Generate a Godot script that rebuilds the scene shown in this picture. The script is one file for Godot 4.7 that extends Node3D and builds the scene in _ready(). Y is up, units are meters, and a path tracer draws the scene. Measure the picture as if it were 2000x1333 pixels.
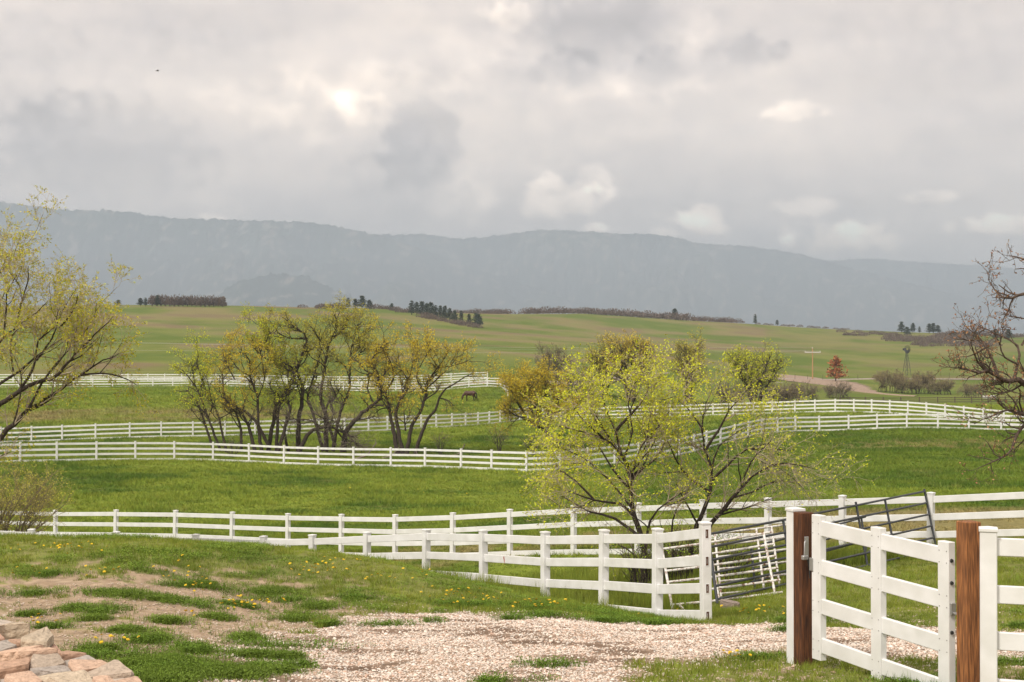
extends Node3D
# A ranch paddock with white vinyl fences, spring willows, a grazing horse and hazy mountains.
# Metres, y up. The eye stands EYE above the gate's foot and looks along -z.

const FOCAL := 2778.0            # focal length in the photograph's pixels (2000 wide)
const EYE := 2.9
var tilt := Basis(Vector3.RIGHT, atan(33.5 / FOCAL))
var rng := RandomNumberGenerator.new()
var names := {}
var M := {}

# ------------------------------------------------------------------ mesh helpers
class Soup:
	var v := PackedVector3Array()
	var n := PackedVector3Array()
	var c := PackedColorArray()
	func tri(a: Vector3, b: Vector3, d: Vector3, out: Vector3) -> void:
		if (b - a).cross(d - a).dot(out) > 0.0:
			v.append(a); v.append(d); v.append(b)
		else:
			v.append(a); v.append(b); v.append(d)
	func quad(a: Vector3, b: Vector3, d: Vector3, e: Vector3, out: Vector3) -> void:
		tri(a, b, d, out)
		tri(a, d, e, out)
	func leaf(p: Vector3, along: Vector3, side: Vector3, col: Color) -> void:
		var m := p + along * 0.5
		v.append(p); v.append(m + side); v.append(p + along)
		v.append(p); v.append(p + along); v.append(m - side)
		for k in 6: c.append(col)
	func blade(p: Vector3, tip: Vector3, side: Vector3) -> void:
		v.append(p - side); v.append(tip); v.append(p + side)
	# a box with chamfered edges, axes ax, ay, az (full extents), centred at o
	func box(o: Vector3, ax: Vector3, ay: Vector3, az: Vector3, b := 0.004) -> void:
		var ex := [ax, ay, az]
		var un := [ax.normalized(), ay.normalized(), az.normalized()]
		var p := {}
		for i in 8:
			var s := [1.0 if i & 1 else -1.0, 1.0 if i & 2 else -1.0, 1.0 if i & 4 else -1.0]
			for f in 3:
				var q := o
				for k in 3:
					q += ex[k] * 0.5 * s[k]
					if k != f: q -= un[k] * b * s[k]
				p[i * 3 + f] = q
		for f in 3:
			var g := (f + 1) % 3
			var h := (f + 2) % 3
			for s in [0, 1]:
				var i0: int = s << f
				quad(p[i0 * 3 + f], p[(i0 | 1 << g) * 3 + f], p[(i0 | 1 << g | 1 << h) * 3 + f], p[(i0 | 1 << h) * 3 + f], un[f] * (s * 2 - 1))
			for s in 4:   # the edges that run along axis f
				var j: int = ((s & 1) << g) | ((s >> 1) << h)
				var o2: Vector3 = un[g] * ((s & 1) * 2 - 1) + un[h] * ((s >> 1) * 2 - 1)
				quad(p[j * 3 + g], p[(j | 1 << f) * 3 + g], p[(j | 1 << f) * 3 + h], p[j * 3 + h], o2)
		for i in 8:
			var o3: Vector3 = un[0] * (1 if i & 1 else -1) + un[1] * (1 if i & 2 else -1) + un[2] * (1 if i & 4 else -1)
			tri(p[i * 3], p[i * 3 + 1], p[i * 3 + 2], o3)
	# a tapered tube through points, smooth normals
	func tube(pts: PackedVector3Array, r0: float, r1: float, sides: int, cap := false) -> void:
		var last := pts.size() - 1
		if last < 1: return
		var t := (pts[1] - pts[0]).normalized()
		var up := Vector3.RIGHT if absf(t.x) < 0.8 else Vector3.FORWARD
		var old := PackedVector3Array()
		var oldn := PackedVector3Array()
		for i in last + 1:
			var a := pts[maxi(i - 1, 0)]
			var b := pts[mini(i + 1, last)]
			t = (b - a).normalized()
			var s := (up - t * up.dot(t)).normalized()
			up = s
			var w := t.cross(s)
			var r := lerpf(r0, r1, float(i) / last)
			var ring := PackedVector3Array()
			var ringn := PackedVector3Array()
			for k in sides:
				var an := TAU * k / sides
				var d := s * cos(an) + w * sin(an)
				ringn.append(d)
				ring.append(pts[i] + d * r)
			if i > 0:
				for k in sides:
					var k2 := (k + 1) % sides
					v.append(old[k]); v.append(ring[k]); v.append(ring[k2])
					v.append(old[k]); v.append(ring[k2]); v.append(old[k2])
					n.append(oldn[k]); n.append(ringn[k]); n.append(ringn[k2])
					n.append(oldn[k]); n.append(ringn[k2]); n.append(oldn[k2])
			if cap and (i == 0 or i == last):
				var cn := -t if i == 0 else t
				for k in sides:
					var q := [ring[k], ring[(k + 1) % sides], pts[i]]
					if (q[1] - q[0]).cross(q[2] - q[0]).dot(cn) > 0: q = [q[0], q[2], q[1]]
					for x in q:
						v.append(x); n.append(cn)
			old = ring
			oldn = ringn
	func mesh(mat: Material) -> ArrayMesh:
		var a := []
		a.resize(Mesh.ARRAY_MAX)
		a[Mesh.ARRAY_VERTEX] = v
		if n.size() == v.size(): a[Mesh.ARRAY_NORMAL] = n
		if c.size() == v.size(): a[Mesh.ARRAY_COLOR] = c
		var m := ArrayMesh.new()
		if v.size() == 0: return m
		m.add_surface_from_arrays(Mesh.PRIMITIVE_TRIANGLES, a)
		m.surface_set_material(0, mat)
		return m

func numbered(called: String) -> String:
	var k: int = names.get(called, -1) + 1
	names[called] = k
	return called if k == 0 else "%s_%03d" % [called, k]

func tag(o: Node, label: String, category: String, group := "", kind := "") -> Node:
	if label: o.set_meta("label", label)
	if category: o.set_meta("category", category)
	if group: o.set_meta("group", group)
	if kind: o.set_meta("kind", kind)
	return o

func thing(called: String, where: Vector3, label: String, category: String, group := "", turn := 0.0) -> Node3D:
	var o := Node3D.new()
	o.name = numbered(called)
	add_child(o)
	o.position = where
	o.rotation.y = turn
	tag(o, label, category, group)
	return o

func part(called: String, m: Mesh, parent: Node, at_ := Transform3D.IDENTITY) -> MeshInstance3D:
	var o := MeshInstance3D.new()
	o.name = called
	o.mesh = m
	parent.add_child(o, true)
	o.transform = at_
	return o

func top(called: String, m: Mesh, kind := "", label := "", category := "", group := "") -> MeshInstance3D:
	var o := MeshInstance3D.new()
	o.name = numbered(called)
	o.mesh = m
	add_child(o)
	tag(o, label, category, group, kind)
	return o

func lin(r: float, g: float, b: float) -> Color:
	return Color(r, g, b).linear_to_srgb()

func noise_tex(size: int, freq: float, lo: Color, hi: Color, oct := 4, seed_ := 3, kind := FastNoiseLite.TYPE_SIMPLEX_SMOOTH) -> ImageTexture:
	var f := FastNoiseLite.new()
	f.noise_type = kind
	f.frequency = freq
	f.fractal_octaves = oct
	f.seed = seed_
	var g := f.get_seamless_image(size, size)
	var im := Image.create(size, size, false, Image.FORMAT_RGB8)
	for y in size:
		for x in size:
			im.set_pixel(x, y, lo.lerp(hi, g.get_pixel(x, y).r))
	im.generate_mipmaps()
	return ImageTexture.create_from_image(im)

func mat(called: String, albedo: Color, rough: float, vertex := false) -> StandardMaterial3D:
	var m := StandardMaterial3D.new()
	m.resource_name = called
	m.albedo_color = albedo
	m.roughness = rough
	m.vertex_color_use_as_albedo = vertex
	m.cull_mode = BaseMaterial3D.CULL_DISABLED
	M[called] = m
	return m

func dress(m: StandardMaterial3D, tex: Texture2D, scale: float, relief: Texture2D = null, depth := 0.0, squash := Vector3.ONE, in_world := true) -> void:
	m.uv1_triplanar = true
	m.uv1_world_triplanar = in_world
	m.uv1_scale = squash * scale
	m.albedo_texture = tex
	if relief:
		m.heightmap_enabled = true
		m.heightmap_texture = relief
		m.heightmap_scale = depth

# ------------------------------------------------------------------ where things stand
func at(px: float, py: float, d: float) -> Vector3:
	return Vector3(0, EYE, 0) + tilt * Vector3((px - 1000.0) / FOCAL, (666.5 - py) / FOCAL, -1.0) * d

# ground heights: surveyed spots (bearing, row, distance), joined by a thin-plate spline over bearing and log distance
const SURVEY := [
	[-400, 1545, 8], [300, 1538, 8], [1000, 1533, 8], [1600, 1533, 8], [2400, 1540, 8],
	[-300, 1290, 13.3], [300, 1297, 13.3], [1000, 1302, 13.3], [1570, 1300, 13.4], [2300, 1300, 13.3], [1935, 1368, 11.1],
	[-300, 1195, 17], [300, 1203, 17], [1000, 1223, 17], [1600, 1225, 17], [2300, 1225, 17],
	[1378, 1213, 19.1], [500, 1168, 20], [0, 1148, 20], [900, 1187, 20], [-400, 1140, 20], [1700, 1188, 20], [2300, 1180, 20],
	[1283, 1211, 20.8], [1178, 1203, 22.6], [1065, 1192, 24.4], [945, 1178, 26.4], [832, 1167, 28.3],
	[717, 1165, 29.8], [612, 1165, 31], [516, 1165, 31.8], [383, 1160, 32.2], [229, 1154, 32.5], [0, 1148, 32.6], [-400, 1140, 32.8],
	[1178, 1192, 21.6], [1065, 1172, 22.8], [945, 1148, 24.2], [832, 1123, 25.6], [717, 1099, 26.4], [612, 1086, 26.7], [516, 1078, 27], [383, 1067, 27], [229, 1058, 27], [0, 1052, 27], [-400, 1048, 27],
	[1480, 1175, 22], [1800, 1110, 25], [2300, 1110, 25], [1240, 1165, 26], [1400, 1115, 28],
	[110, 1066, 52.6], [227, 1068, 50.8], [343, 1071, 49.2], [454, 1077, 47.7], [563, 1083, 46], [667, 1087, 44.3], [885, 1090, 41.4], [1000, 1086, 40], [1120, 1083, 38.2], [1500, 1086, 32.6], [1645, 1086, 31.2], [1820, 1086, 29.8], [2300, 1088, 27], [-300, 1058, 56],
	[450, 975, 68], [1000, 985, 65], [1750, 955, 60], [2300, 955, 60], [-300, 980, 68], [1750, 885, 90],
	[460, 902, 100], [40, 903, 95], [-300, 905, 92], [830, 915, 95], [1037, 921, 92], [1370, 880, 106], [1500, 846, 117], [1600, 844, 121], [1960, 841, 121], [2300, 838, 121],
	[550, 889, 108], [800, 889, 108], [1100, 888, 106],
	[20, 865, 118], [280, 855, 120], [560, 848, 124], [720, 843, 128], [845, 836, 136], [985, 827, 148], [1250, 818, 150], [-300, 868, 118],
	[1400, 812, 150], [1650, 805, 142], [1800, 812, 135], [2300, 826, 128],
	[450, 792, 165], [915, 786, 185], [0, 758, 200], [450, 755, 200], [980, 752, 200], [-300, 760, 200],
	[1475, 797, 190], [1235, 788, 200], [1720, 790, 262], [2000, 788, 268], [2300, 787, 268], [1600, 789, 245],
	[450, 739, 240], [980, 736, 250], [1400, 729, 300], [1560, 776, 285], [1650, 766, 310], [1780, 767, 330], [2100, 766, 330],
	[1600, 742, 420], [1760, 738, 440], [2100, 741, 430], [1300, 728, 380],
	[250, 690, 340], [450, 660, 450], [980, 690, 400], [-300, 665, 450], [450, 626, 580], [1000, 642, 680], [940, 641, 650], [1300, 690, 500], [1300, 652, 760], [1720, 692, 620], [1720, 664, 800], [2200, 690, 650],
	[-300, 598, 700], [0, 598, 700], [230, 598, 700], [440, 599, 720], [600, 602, 740], [740, 604, 760], [830, 616, 730],
	[960, 615, 930], [1130, 613, 960], [1440, 632, 1000], [1640, 644, 1000], [1870, 652, 950], [2150, 662, 900], [2500, 668, 900],
	[-400, 690, 1350], [500, 690, 1350], [1000, 690, 1350], [1500, 692, 1350], [2400, 695, 1350]]
const U0 := -0.75
const U1 := 0.75
const NU := 60
const NV := 260
var V0 := log(7.0)
var V1 := log(1400.0)
var rows := PackedFloat32Array()

func survey() -> void:
	var n := SURVEY.size()
	var q := []
	for s in SURVEY:
		var w := at(s[0], s[1], s[2])
		q.append([w.x / -w.z * 4.0, log(-w.z) * 1.6, (w.y - EYE) / -w.z])
	var a := []
	for i in n + 3:
		var r := PackedFloat64Array()
		r.resize(n + 4)
		a.append(r)
	for i in n:
		for j in n:
			var d2 := pow(q[i][0] - q[j][0], 2) + pow(q[i][1] - q[j][1], 2)
			a[i][j] = 0.0 if d2 < 1e-12 else d2 * log(d2) * 0.5
		a[i][i] += 0.0006
		var e := [1.0, q[i][0], q[i][1]]
		for k in 3:
			a[i][n + k] = e[k]
			a[n + k][i] = e[k]
		a[i][n + 3] = q[i][2]
	var m := n + 3
	for c in m:
		var best := c
		for r in range(c + 1, m):
			if absf(a[r][c]) > absf(a[best][c]): best = r
		var t = a[c]; a[c] = a[best]; a[best] = t
		var pr: PackedFloat64Array = a[c]
		for r in range(c + 1, m):
			var f: float = a[r][c] / pr[c]
			if f == 0.0: continue
			var rr: PackedFloat64Array = a[r]
			for k in range(c, m + 1): rr[k] -= f * pr[k]
			a[r] = rr
	var w := PackedFloat64Array()
	w.resize(m)
	for c in range(m - 1, -1, -1):
		var s: float = a[c][m]
		for k in range(c + 1, m): s -= a[c][k] * w[k]
		w[c] = s / a[c][c]
	rows.resize((NU + 1) * (NV + 1))
	var qx := PackedFloat64Array()
	var qy := PackedFloat64Array()
	for s in q:
		qx.append(s[0]); qy.append(s[1])
	for j in NV + 1:
		var y := lerpf(V0, V1, float(j) / NV) * 1.6
		for i in NU + 1:
			var x := clampf(lerpf(U0, U1, float(i) / NU), -0.5, 0.55) * 4.0
			var s := w[n] + w[n + 1] * x + w[n + 2] * y
			for k in n:
				var dx := x - qx[k]
				var dy := y - qy[k]
				var d2 := dx * dx + dy * dy
				if d2 > 1e-12: s += w[k] * d2 * log(d2) * 0.5
			rows[j * (NU + 1) + i] = s

func H(x: float, z: float) -> float:
	var d := clampf(-z, 7.0, 1400.0)
	var fu := clampf((x / d - U0) / (U1 - U0), 0.0, 0.9999) * NU
	var fv := clampf((log(d) - V0) / (V1 - V0), 0.0, 0.9999) * NV
	var i := int(fu)
	var j := int(fv)
	fu -= i
	fv -= j
	var o := j * (NU + 1) + i
	return EYE + d * lerpf(lerpf(rows[o], rows[o + 1], fu), lerpf(rows[o + NU + 1], rows[o + NU + 2], fu), fv)

func G(px: float, d: float) -> Vector3:      # the ground at a bearing and distance
	var x := (px - 1000.0) / FOCAL * d
	return Vector3(x, H(x, -d), -d)

func row_of(px: float, d: float) -> float:
	var g := tilt.inverse() * (G(px, d) - Vector3(0, EYE, 0))
	return 666.5 + g.y / g.z * FOCAL

func reach(px: float, py: float, far := 60.0) -> float:      # distance at which the ground is met
	var d := 8.0
	while d < far and row_of(px, d) > py: d *= 1.01
	return d

# ------------------------------------------------------------------ growing trees
class Grower:
	var g := RandomNumberGenerator.new()
	var wood := Soup.new()
	var twig := Soup.new()
	var leaf := Soup.new()
	var P := {}
	func _init(seed_: int, p: Dictionary) -> void:
		g.seed = seed_
		P = {"dens": [2.0, 3.0, 4.0], "len": [1.5, 0.7, 0.4], "rad": [0.03, 0.014, 0.006], "ang": 0.8, "trop": [0.1, 0.1, 0.0], "wob": 0.25,
			"start": 0.25, "leaf_n": 6, "leaf": 0.07, "wide": 0.2, "pal": [Color(0.3, 0.3, 0.04)], "low": 0.0, "high": 0.1, "jit": 0.08, "bare": 0.05, "sides": 7, "min_r": 0.004, "boughs": 0.0, "bough_len": 1.0}
		P.merge(p, true)
	func rnd() -> Vector3:
		return Vector3(g.randf_range(-1, 1), g.randf_range(-1, 1), g.randf_range(-1, 1))
	func smooth(p: Array, step: float, jitter: float) -> PackedVector3Array:
		var out := PackedVector3Array()
		var n := p.size()
		for i in n - 1:
			var a: Vector3 = p[maxi(i - 1, 0)]
			var b: Vector3 = p[i]
			var c: Vector3 = p[i + 1]
			var d: Vector3 = p[mini(i + 2, n - 1)]
			var k := maxi(2, int(b.distance_to(c) / step))
			for j in k:
				var q := b.cubic_interpolate(c, a, d, float(j) / k)
				out.append(q + rnd() * jitter if out.size() > 0 else q)
		out.append(p[n - 1])
		return out
	func limb(p: Array, r0: float, r1: float, from := -1.0) -> void:
		var pts := smooth(p, P.len[0] * 0.3, r0 * 0.25)
		wood.tube(pts, r0, r1, P.sides)
		var start: float = P.start if from < 0 else from
		spawn(0, pts, r0, r1, start)
		var last := pts.size() - 1
		var length := 0.0
		for i in last: length += pts[i].distance_to(pts[i + 1])
		var many := int(length * (1.0 - start) * P.boughs + g.randf())
		for k in many:                  # side limbs of middling size
			var t := g.randf_range(maxf(start, 0.25), 0.97)
			var i := mini(int(t * last), last - 1)
			var o := pts[i].lerp(pts[i + 1], t * last - i)
			var tan_ := (pts[i + 1] - pts[i]).normalized()
			var side := rnd()
			side = (side - tan_ * side.dot(tan_)).normalized()
			var dir: Vector3 = tan_ * cos(P.ang) + side * sin(P.ang)
			var L: float = P.bough_len * g.randf_range(0.6, 1.25)
			var r := minf(lerpf(r0, r1, t) * 0.6, P.rad[0] * 1.6)
			var q := PackedVector3Array([o])
			for s in 6:
				dir = (dir + rnd() * P.wob * 0.9 + Vector3.UP * P.trop[0]).normalized()
				o += dir * L / 6.0
				q.append(o)
			wood.tube(q, r, maxf(r * 0.35, P.min_r * 1.5), 5)
			spawn(0, q, r, r * 0.35, 0.2)
	func spawn(level: int, pts: PackedVector3Array, r0: float, r1: float, start: float) -> void:
		var last := pts.size() - 1
		var length := 0.0
		for i in last: length += pts[i].distance_to(pts[i + 1])
		var many: float = length * (1.0 - start) * P.dens[level]
		var n := int(many) + (1 if g.randf() < many - int(many) else 0)
		for k in n:
			var t := lerpf(start, 1.0, sqrt(g.randf()) if level == 0 else g.randf())
			var f := t * last
			var i := mini(int(f), last - 1)
			var p := pts[i].lerp(pts[i + 1], f - i)
			var tan_ := (pts[i + 1] - pts[i]).normalized()
			var side := rnd()
			side = (side - tan_ * side.dot(tan_)).normalized()
			var a: float = P.ang * g.randf_range(0.5, 1.3)
			var dir := tan_ * cos(a) + side * sin(a)
			var L: float = P.len[level] * g.randf_range(0.55, 1.25) * (1.15 - 0.4 * t)
			var r: float = minf(lerpf(r0, r1, t) * 0.75, P.rad[level]) * g.randf_range(0.7, 1.1)
			r = maxf(r, P.min_r)
			var seg := 4 if level == 0 else 3
			var q := PackedVector3Array([p])
			for s in seg:
				dir = (dir + rnd() * P.wob + Vector3.UP * P.trop[level]).normalized()
				p += dir * L / seg
				q.append(p)
			if level == 0: (twig if P.get("fine", false) else wood).tube(q, r, maxf(r * 0.4, P.min_r), 4)
			elif level == 1: twig.tube(q, r, maxf(r * 0.4, P.min_r), 3)
			else: twig.tube(PackedVector3Array([q[0], q[1], q[3]]), r, P.min_r * 0.6, 3)
			if level < 2: spawn(level + 1, q, r, r * 0.4, 0.15)
			if level >= 1: leaves(q, level)
	func leaves(q: PackedVector3Array, level: int) -> void:
		var share := clampf((q[1].y - P.low) / maxf(P.high - P.low, 0.01), P.bare, 1.0)
		var n := int(P.leaf_n * share * (1.0 if level == 2 else 0.6) + g.randf())
		for k in n:
			var f := g.randf_range(0.15, 1.0) * (q.size() - 1)
			var i := mini(int(f), q.size() - 2)
			var p: Vector3 = q[i].lerp(q[i + 1], f - i) + rnd() * P.jit
			var d := ((q[i + 1] - q[i]).normalized() * 0.8 + rnd()).normalized()
			var s := d.cross(rnd()).normalized()
			var z: float = P.leaf * g.randf_range(0.6, 1.3)
			var pal: Array = P.pal
			var col: Color = pal[g.randi() % pal.size()]
			var tone := g.randf_range(0.8, 1.2)
			leaf.leaf(p, d * z, s * z * P.wide, Color(col.r * tone, col.g * tone, col.b * tone))

func plant(t: Grower, called: String, where: Vector3, label: String, category: String, group: String, bark: String, twigs: String, leafy: String) -> Node3D:
	var o := thing(called, where, label, category, group)
	part("trunk", t.wood.mesh(M[bark]), o)
	if t.twig.v.size(): part("twigs", t.twig.mesh(M[twigs]), o)
	if t.leaf.v.size(): part("crown", t.leaf.mesh(M[leafy]), o)
	return o

# limbs written as (bearing, row, nearer+/farther- metres) for a tree that stands at distance d, turned into metres about its foot
func limbs(list: Array, foot: Vector3, d: float, k := 1.0, ox := 0.0, oy := 0.0, lower := 1.0) -> Array:
	var out := []
	for l in list:
		var p := []
		for q in l: p.append((at(ox + q[0] / k, oy + q[1] / k, d - (q[2] if q.size() > 2 else 0.0)) - foot) * Vector3(1, lower, 1))
		out.append(p)
	return out

# depth for traced limbs: each limb swings towards or away from the eye as it rises
func swing(p: Array, amount: float) -> Array:
	var out := []
	for i in p.size():
		var f := float(i) / (p.size() - 1)
		out.append(p[i] + Vector3(0, 0, amount * f * f) * (1.0 if i > 0 else 0.0))
	return out

# a many-stemmed tree or bush that fans out from its foot
func fan_tree(seed_: int, p: Dictionary, stems: int, height: float, width: float, r: float, spread := 0.0) -> Grower:
	var t := Grower.new(seed_, p)
	for k in stems:
		var a := TAU * (k + t.g.randf() * 0.7) / stems
		var lean := width * 0.5 * (0.25 + 0.75 * sqrt(t.g.randf())) * 0.8
		var tipy := height * t.g.randf_range(0.72, 0.95) * (1.0 - 0.25 * lean / maxf(width, 0.01))
		var tip := Vector3(cos(a) * lean, tipy, sin(a) * lean * 0.8)
		var foot := Vector3(cos(a), 0, sin(a)) * (r + lean * spread * 1.1)
		tip.y *= 1.0 - 0.5 * spread * pow(lean / (width * 0.4), 2)
		var pts := [foot + Vector3(0, -0.15, 0), foot * 0.7 + tip * Vector3(0.25, 0.3, 0.25) + t.rnd() * height * 0.03, tip * Vector3(0.6, 0.62, 0.6) + t.rnd() * height * 0.05, tip]
		t.limb(pts, r * t.g.randf_range(0.7, 1.0), r * 0.25)
	return t

# ------------------------------------------------------------------ a body from tapered bones (surface nets)
func flesh(bones: Array, lo: Vector3, hi: Vector3, cell: float, blend: float) -> Soup:
	var n := Vector3i(((hi - lo) / cell).ceil()) + Vector3i.ONE
	var val := PackedFloat32Array()
	val.resize(n.x * n.y * n.z)
	for z in n.z:
		for y in n.y:
			for x in n.x:
				var p := lo + Vector3(x, y, z) * cell
				var s := 0.0
				for b in bones:
					var ab: Vector3 = b[1] - b[0]
					var t := clampf((p - b[0]).dot(ab) / maxf(ab.length_squared(), 1e-6), 0, 1)
					var rad: float = lerpf(b[2], b[3], t)
					var q: Vector3 = p - (b[0] + ab * t)
					q.z *= b[4] if b.size() > 4 else 1.0
					s += exp(-(q.length() - rad) / blend)
				val[(z * n.y + y) * n.x + x] = -log(maxf(s, 1e-30)) * blend
	var at_ := {}
	var out := Soup.new()
	for z in n.z - 1:
		for y in n.y - 1:
			for x in n.x - 1:
				var sum := Vector3.ZERO
				var m := 0
				for e in [[0, 1], [2, 3], [4, 5], [6, 7], [0, 2], [1, 3], [4, 6], [5, 7], [0, 4], [1, 5], [2, 6], [3, 7]]:
					var a: int = e[0]
					var b: int = e[1]
					var va := val[((z + (a >> 2)) * n.y + y + (a >> 1 & 1)) * n.x + x + (a & 1)]
					var vb := val[((z + (b >> 2)) * n.y + y + (b >> 1 & 1)) * n.x + x + (b & 1)]
					if (va < 0) != (vb < 0):
						sum += Vector3(a & 1, a >> 1 & 1, a >> 2).lerp(Vector3(b & 1, b >> 1 & 1, b >> 2), va / (va - vb))
						m += 1
				if m: at_[(z * n.y + y) * n.x + x] = lo + (Vector3(x, y, z) + sum / m) * cell
	var sx := 1
	var sy := n.x
	var sz := n.x * n.y
	for z in range(1, n.z - 1):
		for y in range(1, n.y - 1):
			for x in range(1, n.x - 1):
				var i := (z * n.y + y) * n.x + x
				for e in [[sx, sy, sz, Vector3.RIGHT], [sy, sz, sx, Vector3.UP], [sz, sx, sy, Vector3.BACK]]:
					var v0 := val[i]
					var v1 := val[i + int(e[0])]
					if (v0 < 0) != (v1 < 0):
						out.quad(at_[i], at_[i - int(e[1])], at_[i - int(e[1]) - int(e[2])], at_[i - int(e[2])], e[3] * (1.0 if v0 < 0 else -1.0))
	return out

func smoothed(s: Soup) -> Soup:
	var acc := {}
	for i in range(0, s.v.size(), 3):
		var fn := (s.v[i + 2] - s.v[i]).cross(s.v[i + 1] - s.v[i])
		for k in 3: acc[s.v[i + k]] = acc.get(s.v[i + k], Vector3.ZERO) + fn
	for p in s.v: s.n.append((acc[p] as Vector3).normalized())
	return s

# ------------------------------------------------------------------ sky
var nz_a := FastNoiseLite.new()
var nz_b := FastNoiseLite.new()
var nz_c := FastNoiseLite.new()
# clouds: bearing, row (photograph's pixels at the lens), half width, half height, lighter+/darker-, crispness
const CLOUDS := [
	[230, 50, 460, 120, -0.05, 0.6], [40, 190, 170, 170, -0.05, 0.7], [190, 285, 255, 110, -0.055, 2.0], [420, 90, 260, 60, -0.025, 0.7],
	[715, 226, 66, 42, 0.045, 2.4], [560, 220, 200, 90, 0.04, 0.8], [720, 165, 230, 60, 0.045, 0.8], [820, 285, 85, 110, -0.065, 2.6], [770, 350, 130, 100, -0.04, 1.4], [600, 350, 180, 80, -0.02, 0.6],
	[1170, 50, 185, 85, -0.065, 1.7], [1100, 140, 90, 50, -0.055, 1.4], [1290, 130, 60, 45, -0.055, 1.5], [1450, 100, 80, 40, -0.06, 1.5], [1800, 60, 330, 150, -0.05, 0.7],
	[1000, 25, 70, 30, 0.07, 1.6], [1350, 60, 90, 60, 0.04, 1.0], [1200, 165, 170, 40, 0.05, 0.9], [960, 120, 160, 90, 0.03, 0.7],
	[1095, 395, 100, 52, 0.07, 2.2], [1155, 355, 40, 36, 0.05, 2.2], [1375, 436, 62, 42, 0.1, 2.6], [1650, 470, 105, 42, 0.11, 2.6], [1560, 222, 60, 26, 0.055, 2.4], [1580, 406, 74, 22, 0.05, 2.0],
	[1820, 390, 54, 18, 0.06, 2.4], [1950, 446, 80, 24, 0.07, 2.4], [900, 385, 80, 44, 0.035, 1.4], [1300, 456, 40, 12, 0.08, 2.2], [410, 426, 34, 9, 0.08, 2.2], [1160, 446, 24, 10, 0.08, 2.2],
	[1800, 330, 420, 160, -0.03, 0.4]]
var cloud_at := []

func sky_tone(az: float, el: float) -> Color:
	var X := az * FOCAL
	var Y := el * FOCAL
	var up := clampf(el / 0.26, 0.0, 1.0)
	var gain := 1.5 - 0.5 * up
	var puff := nz_b.get_noise_2d(X, Y * 1.4)
	var lobes := (nz_c.get_noise_2d(X, Y * 1.15) + 0.62) * 1.3 + puff * 0.5
	var big := nz_a.get_noise_2d(X * 0.6, Y * 1.6)
	var v := 0.768 - 0.062 * up + (big * 0.06 + puff * 0.03 + lobes * 0.01) * gain
	v += nz_a.get_noise_2d(X * 0.5 + 900, Y * 7.0) * 0.022 * gain
	var warm := big * 0.05 + puff * 0.03
	for c in cloud_at:
		var dx: float = (X - c[0]) / c[2]
		if dx > 1.7 or dx < -1.7: continue
		var dy: float = (Y - c[1]) / c[3]
		if dy < 0.0 and c[4] > 0.0 and c[5] > 1.9: dy *= 1.6      # heaped clouds are flat below
		var q := dx * dx + dy * dy
		if q > 3.0: continue
		var soft: float = 1.0 / c[5]
		var m := clampf((1.05 - q + lobes * (1.5 if c[3] < 60.0 else 0.9)) / (0.2 + soft * 1.3), 0.0, 1.0)
		m = m * m * (3.0 - 2.0 * m)
		var lit: float = 1.0 + clampf(dy, -1.0, 1.0) * 0.3 + puff * 0.8 if c[4] > 0.0 else 1.0 - clampf(dy, -1.0, 1.0) * 0.25 + lobes * 0.5
		if c[4] < 0.0 and dy < 0.0: m *= clampf(1.0 + dy * 0.7, 0.0, 1.0)      # rain-soft undersides
		v += c[4] * m * gain * lit * 1.35
		warm += c[4] * m * 0.8
	warm = clampf(warm, -0.07, 0.1)
	return Color(clampf(v * (1.045 + warm * 0.25), 0, 1), clampf(v * (0.982 + warm * 0.05), 0, 1), clampf(v * (0.938 - warm * 0.35), 0, 1))

func sky_image() -> ImageTexture:
	nz_a.seed = 11; nz_a.frequency = 0.0016; nz_a.fractal_octaves = 4; nz_a.domain_warp_enabled = true; nz_a.domain_warp_amplitude = 120.0; nz_a.domain_warp_frequency = 0.002
	nz_b.seed = 5; nz_b.frequency = 0.009; nz_b.fractal_octaves = 5; nz_b.domain_warp_enabled = true; nz_b.domain_warp_amplitude = 30.0; nz_b.domain_warp_frequency = 0.008
	nz_c.seed = 8; nz_c.frequency = 0.02; nz_c.fractal_octaves = 4; nz_c.noise_type = FastNoiseLite.TYPE_CELLULAR; nz_c.domain_warp_enabled = true; nz_c.domain_warp_amplitude = 18.0; nz_c.domain_warp_frequency = 0.012
	for c in CLOUDS:
		var az := atan((c[0] - 1000.0) / FOCAL)
		cloud_at.append([az * FOCAL, atan((700.0 - c[1]) / FOCAL * cos(az)) * FOCAL, float(c[2]), float(c[3]), c[4], c[5]])
	var w := 4096
	var h := 2048
	var im := Image.create(1024, 512, false, Image.FORMAT_RGBA8)
	im.fill(Color(0.7, 0.69, 0.68))
	for y in 258:
		for x in 1024:
			im.set_pixel((x + 512) % 1024, y, sky_tone(((x + 0.5) / 1024 - 0.5) * TAU, (0.5 - (y + 0.5) / 512) * PI))
	im.resize(w, h, Image.INTERPOLATE_BILINEAR)
	var x0 := int((0.5 - 0.09) * w)
	for y in range(h / 2 - 260, h / 2 + 4):
		for x in range(x0, w - x0):
			im.set_pixel((x + w / 2) % w, y, sky_tone(((x + 0.5) / w - 0.5) * TAU, (0.5 - (y + 0.5) / h) * PI))
	return ImageTexture.create_from_image(im)

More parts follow.
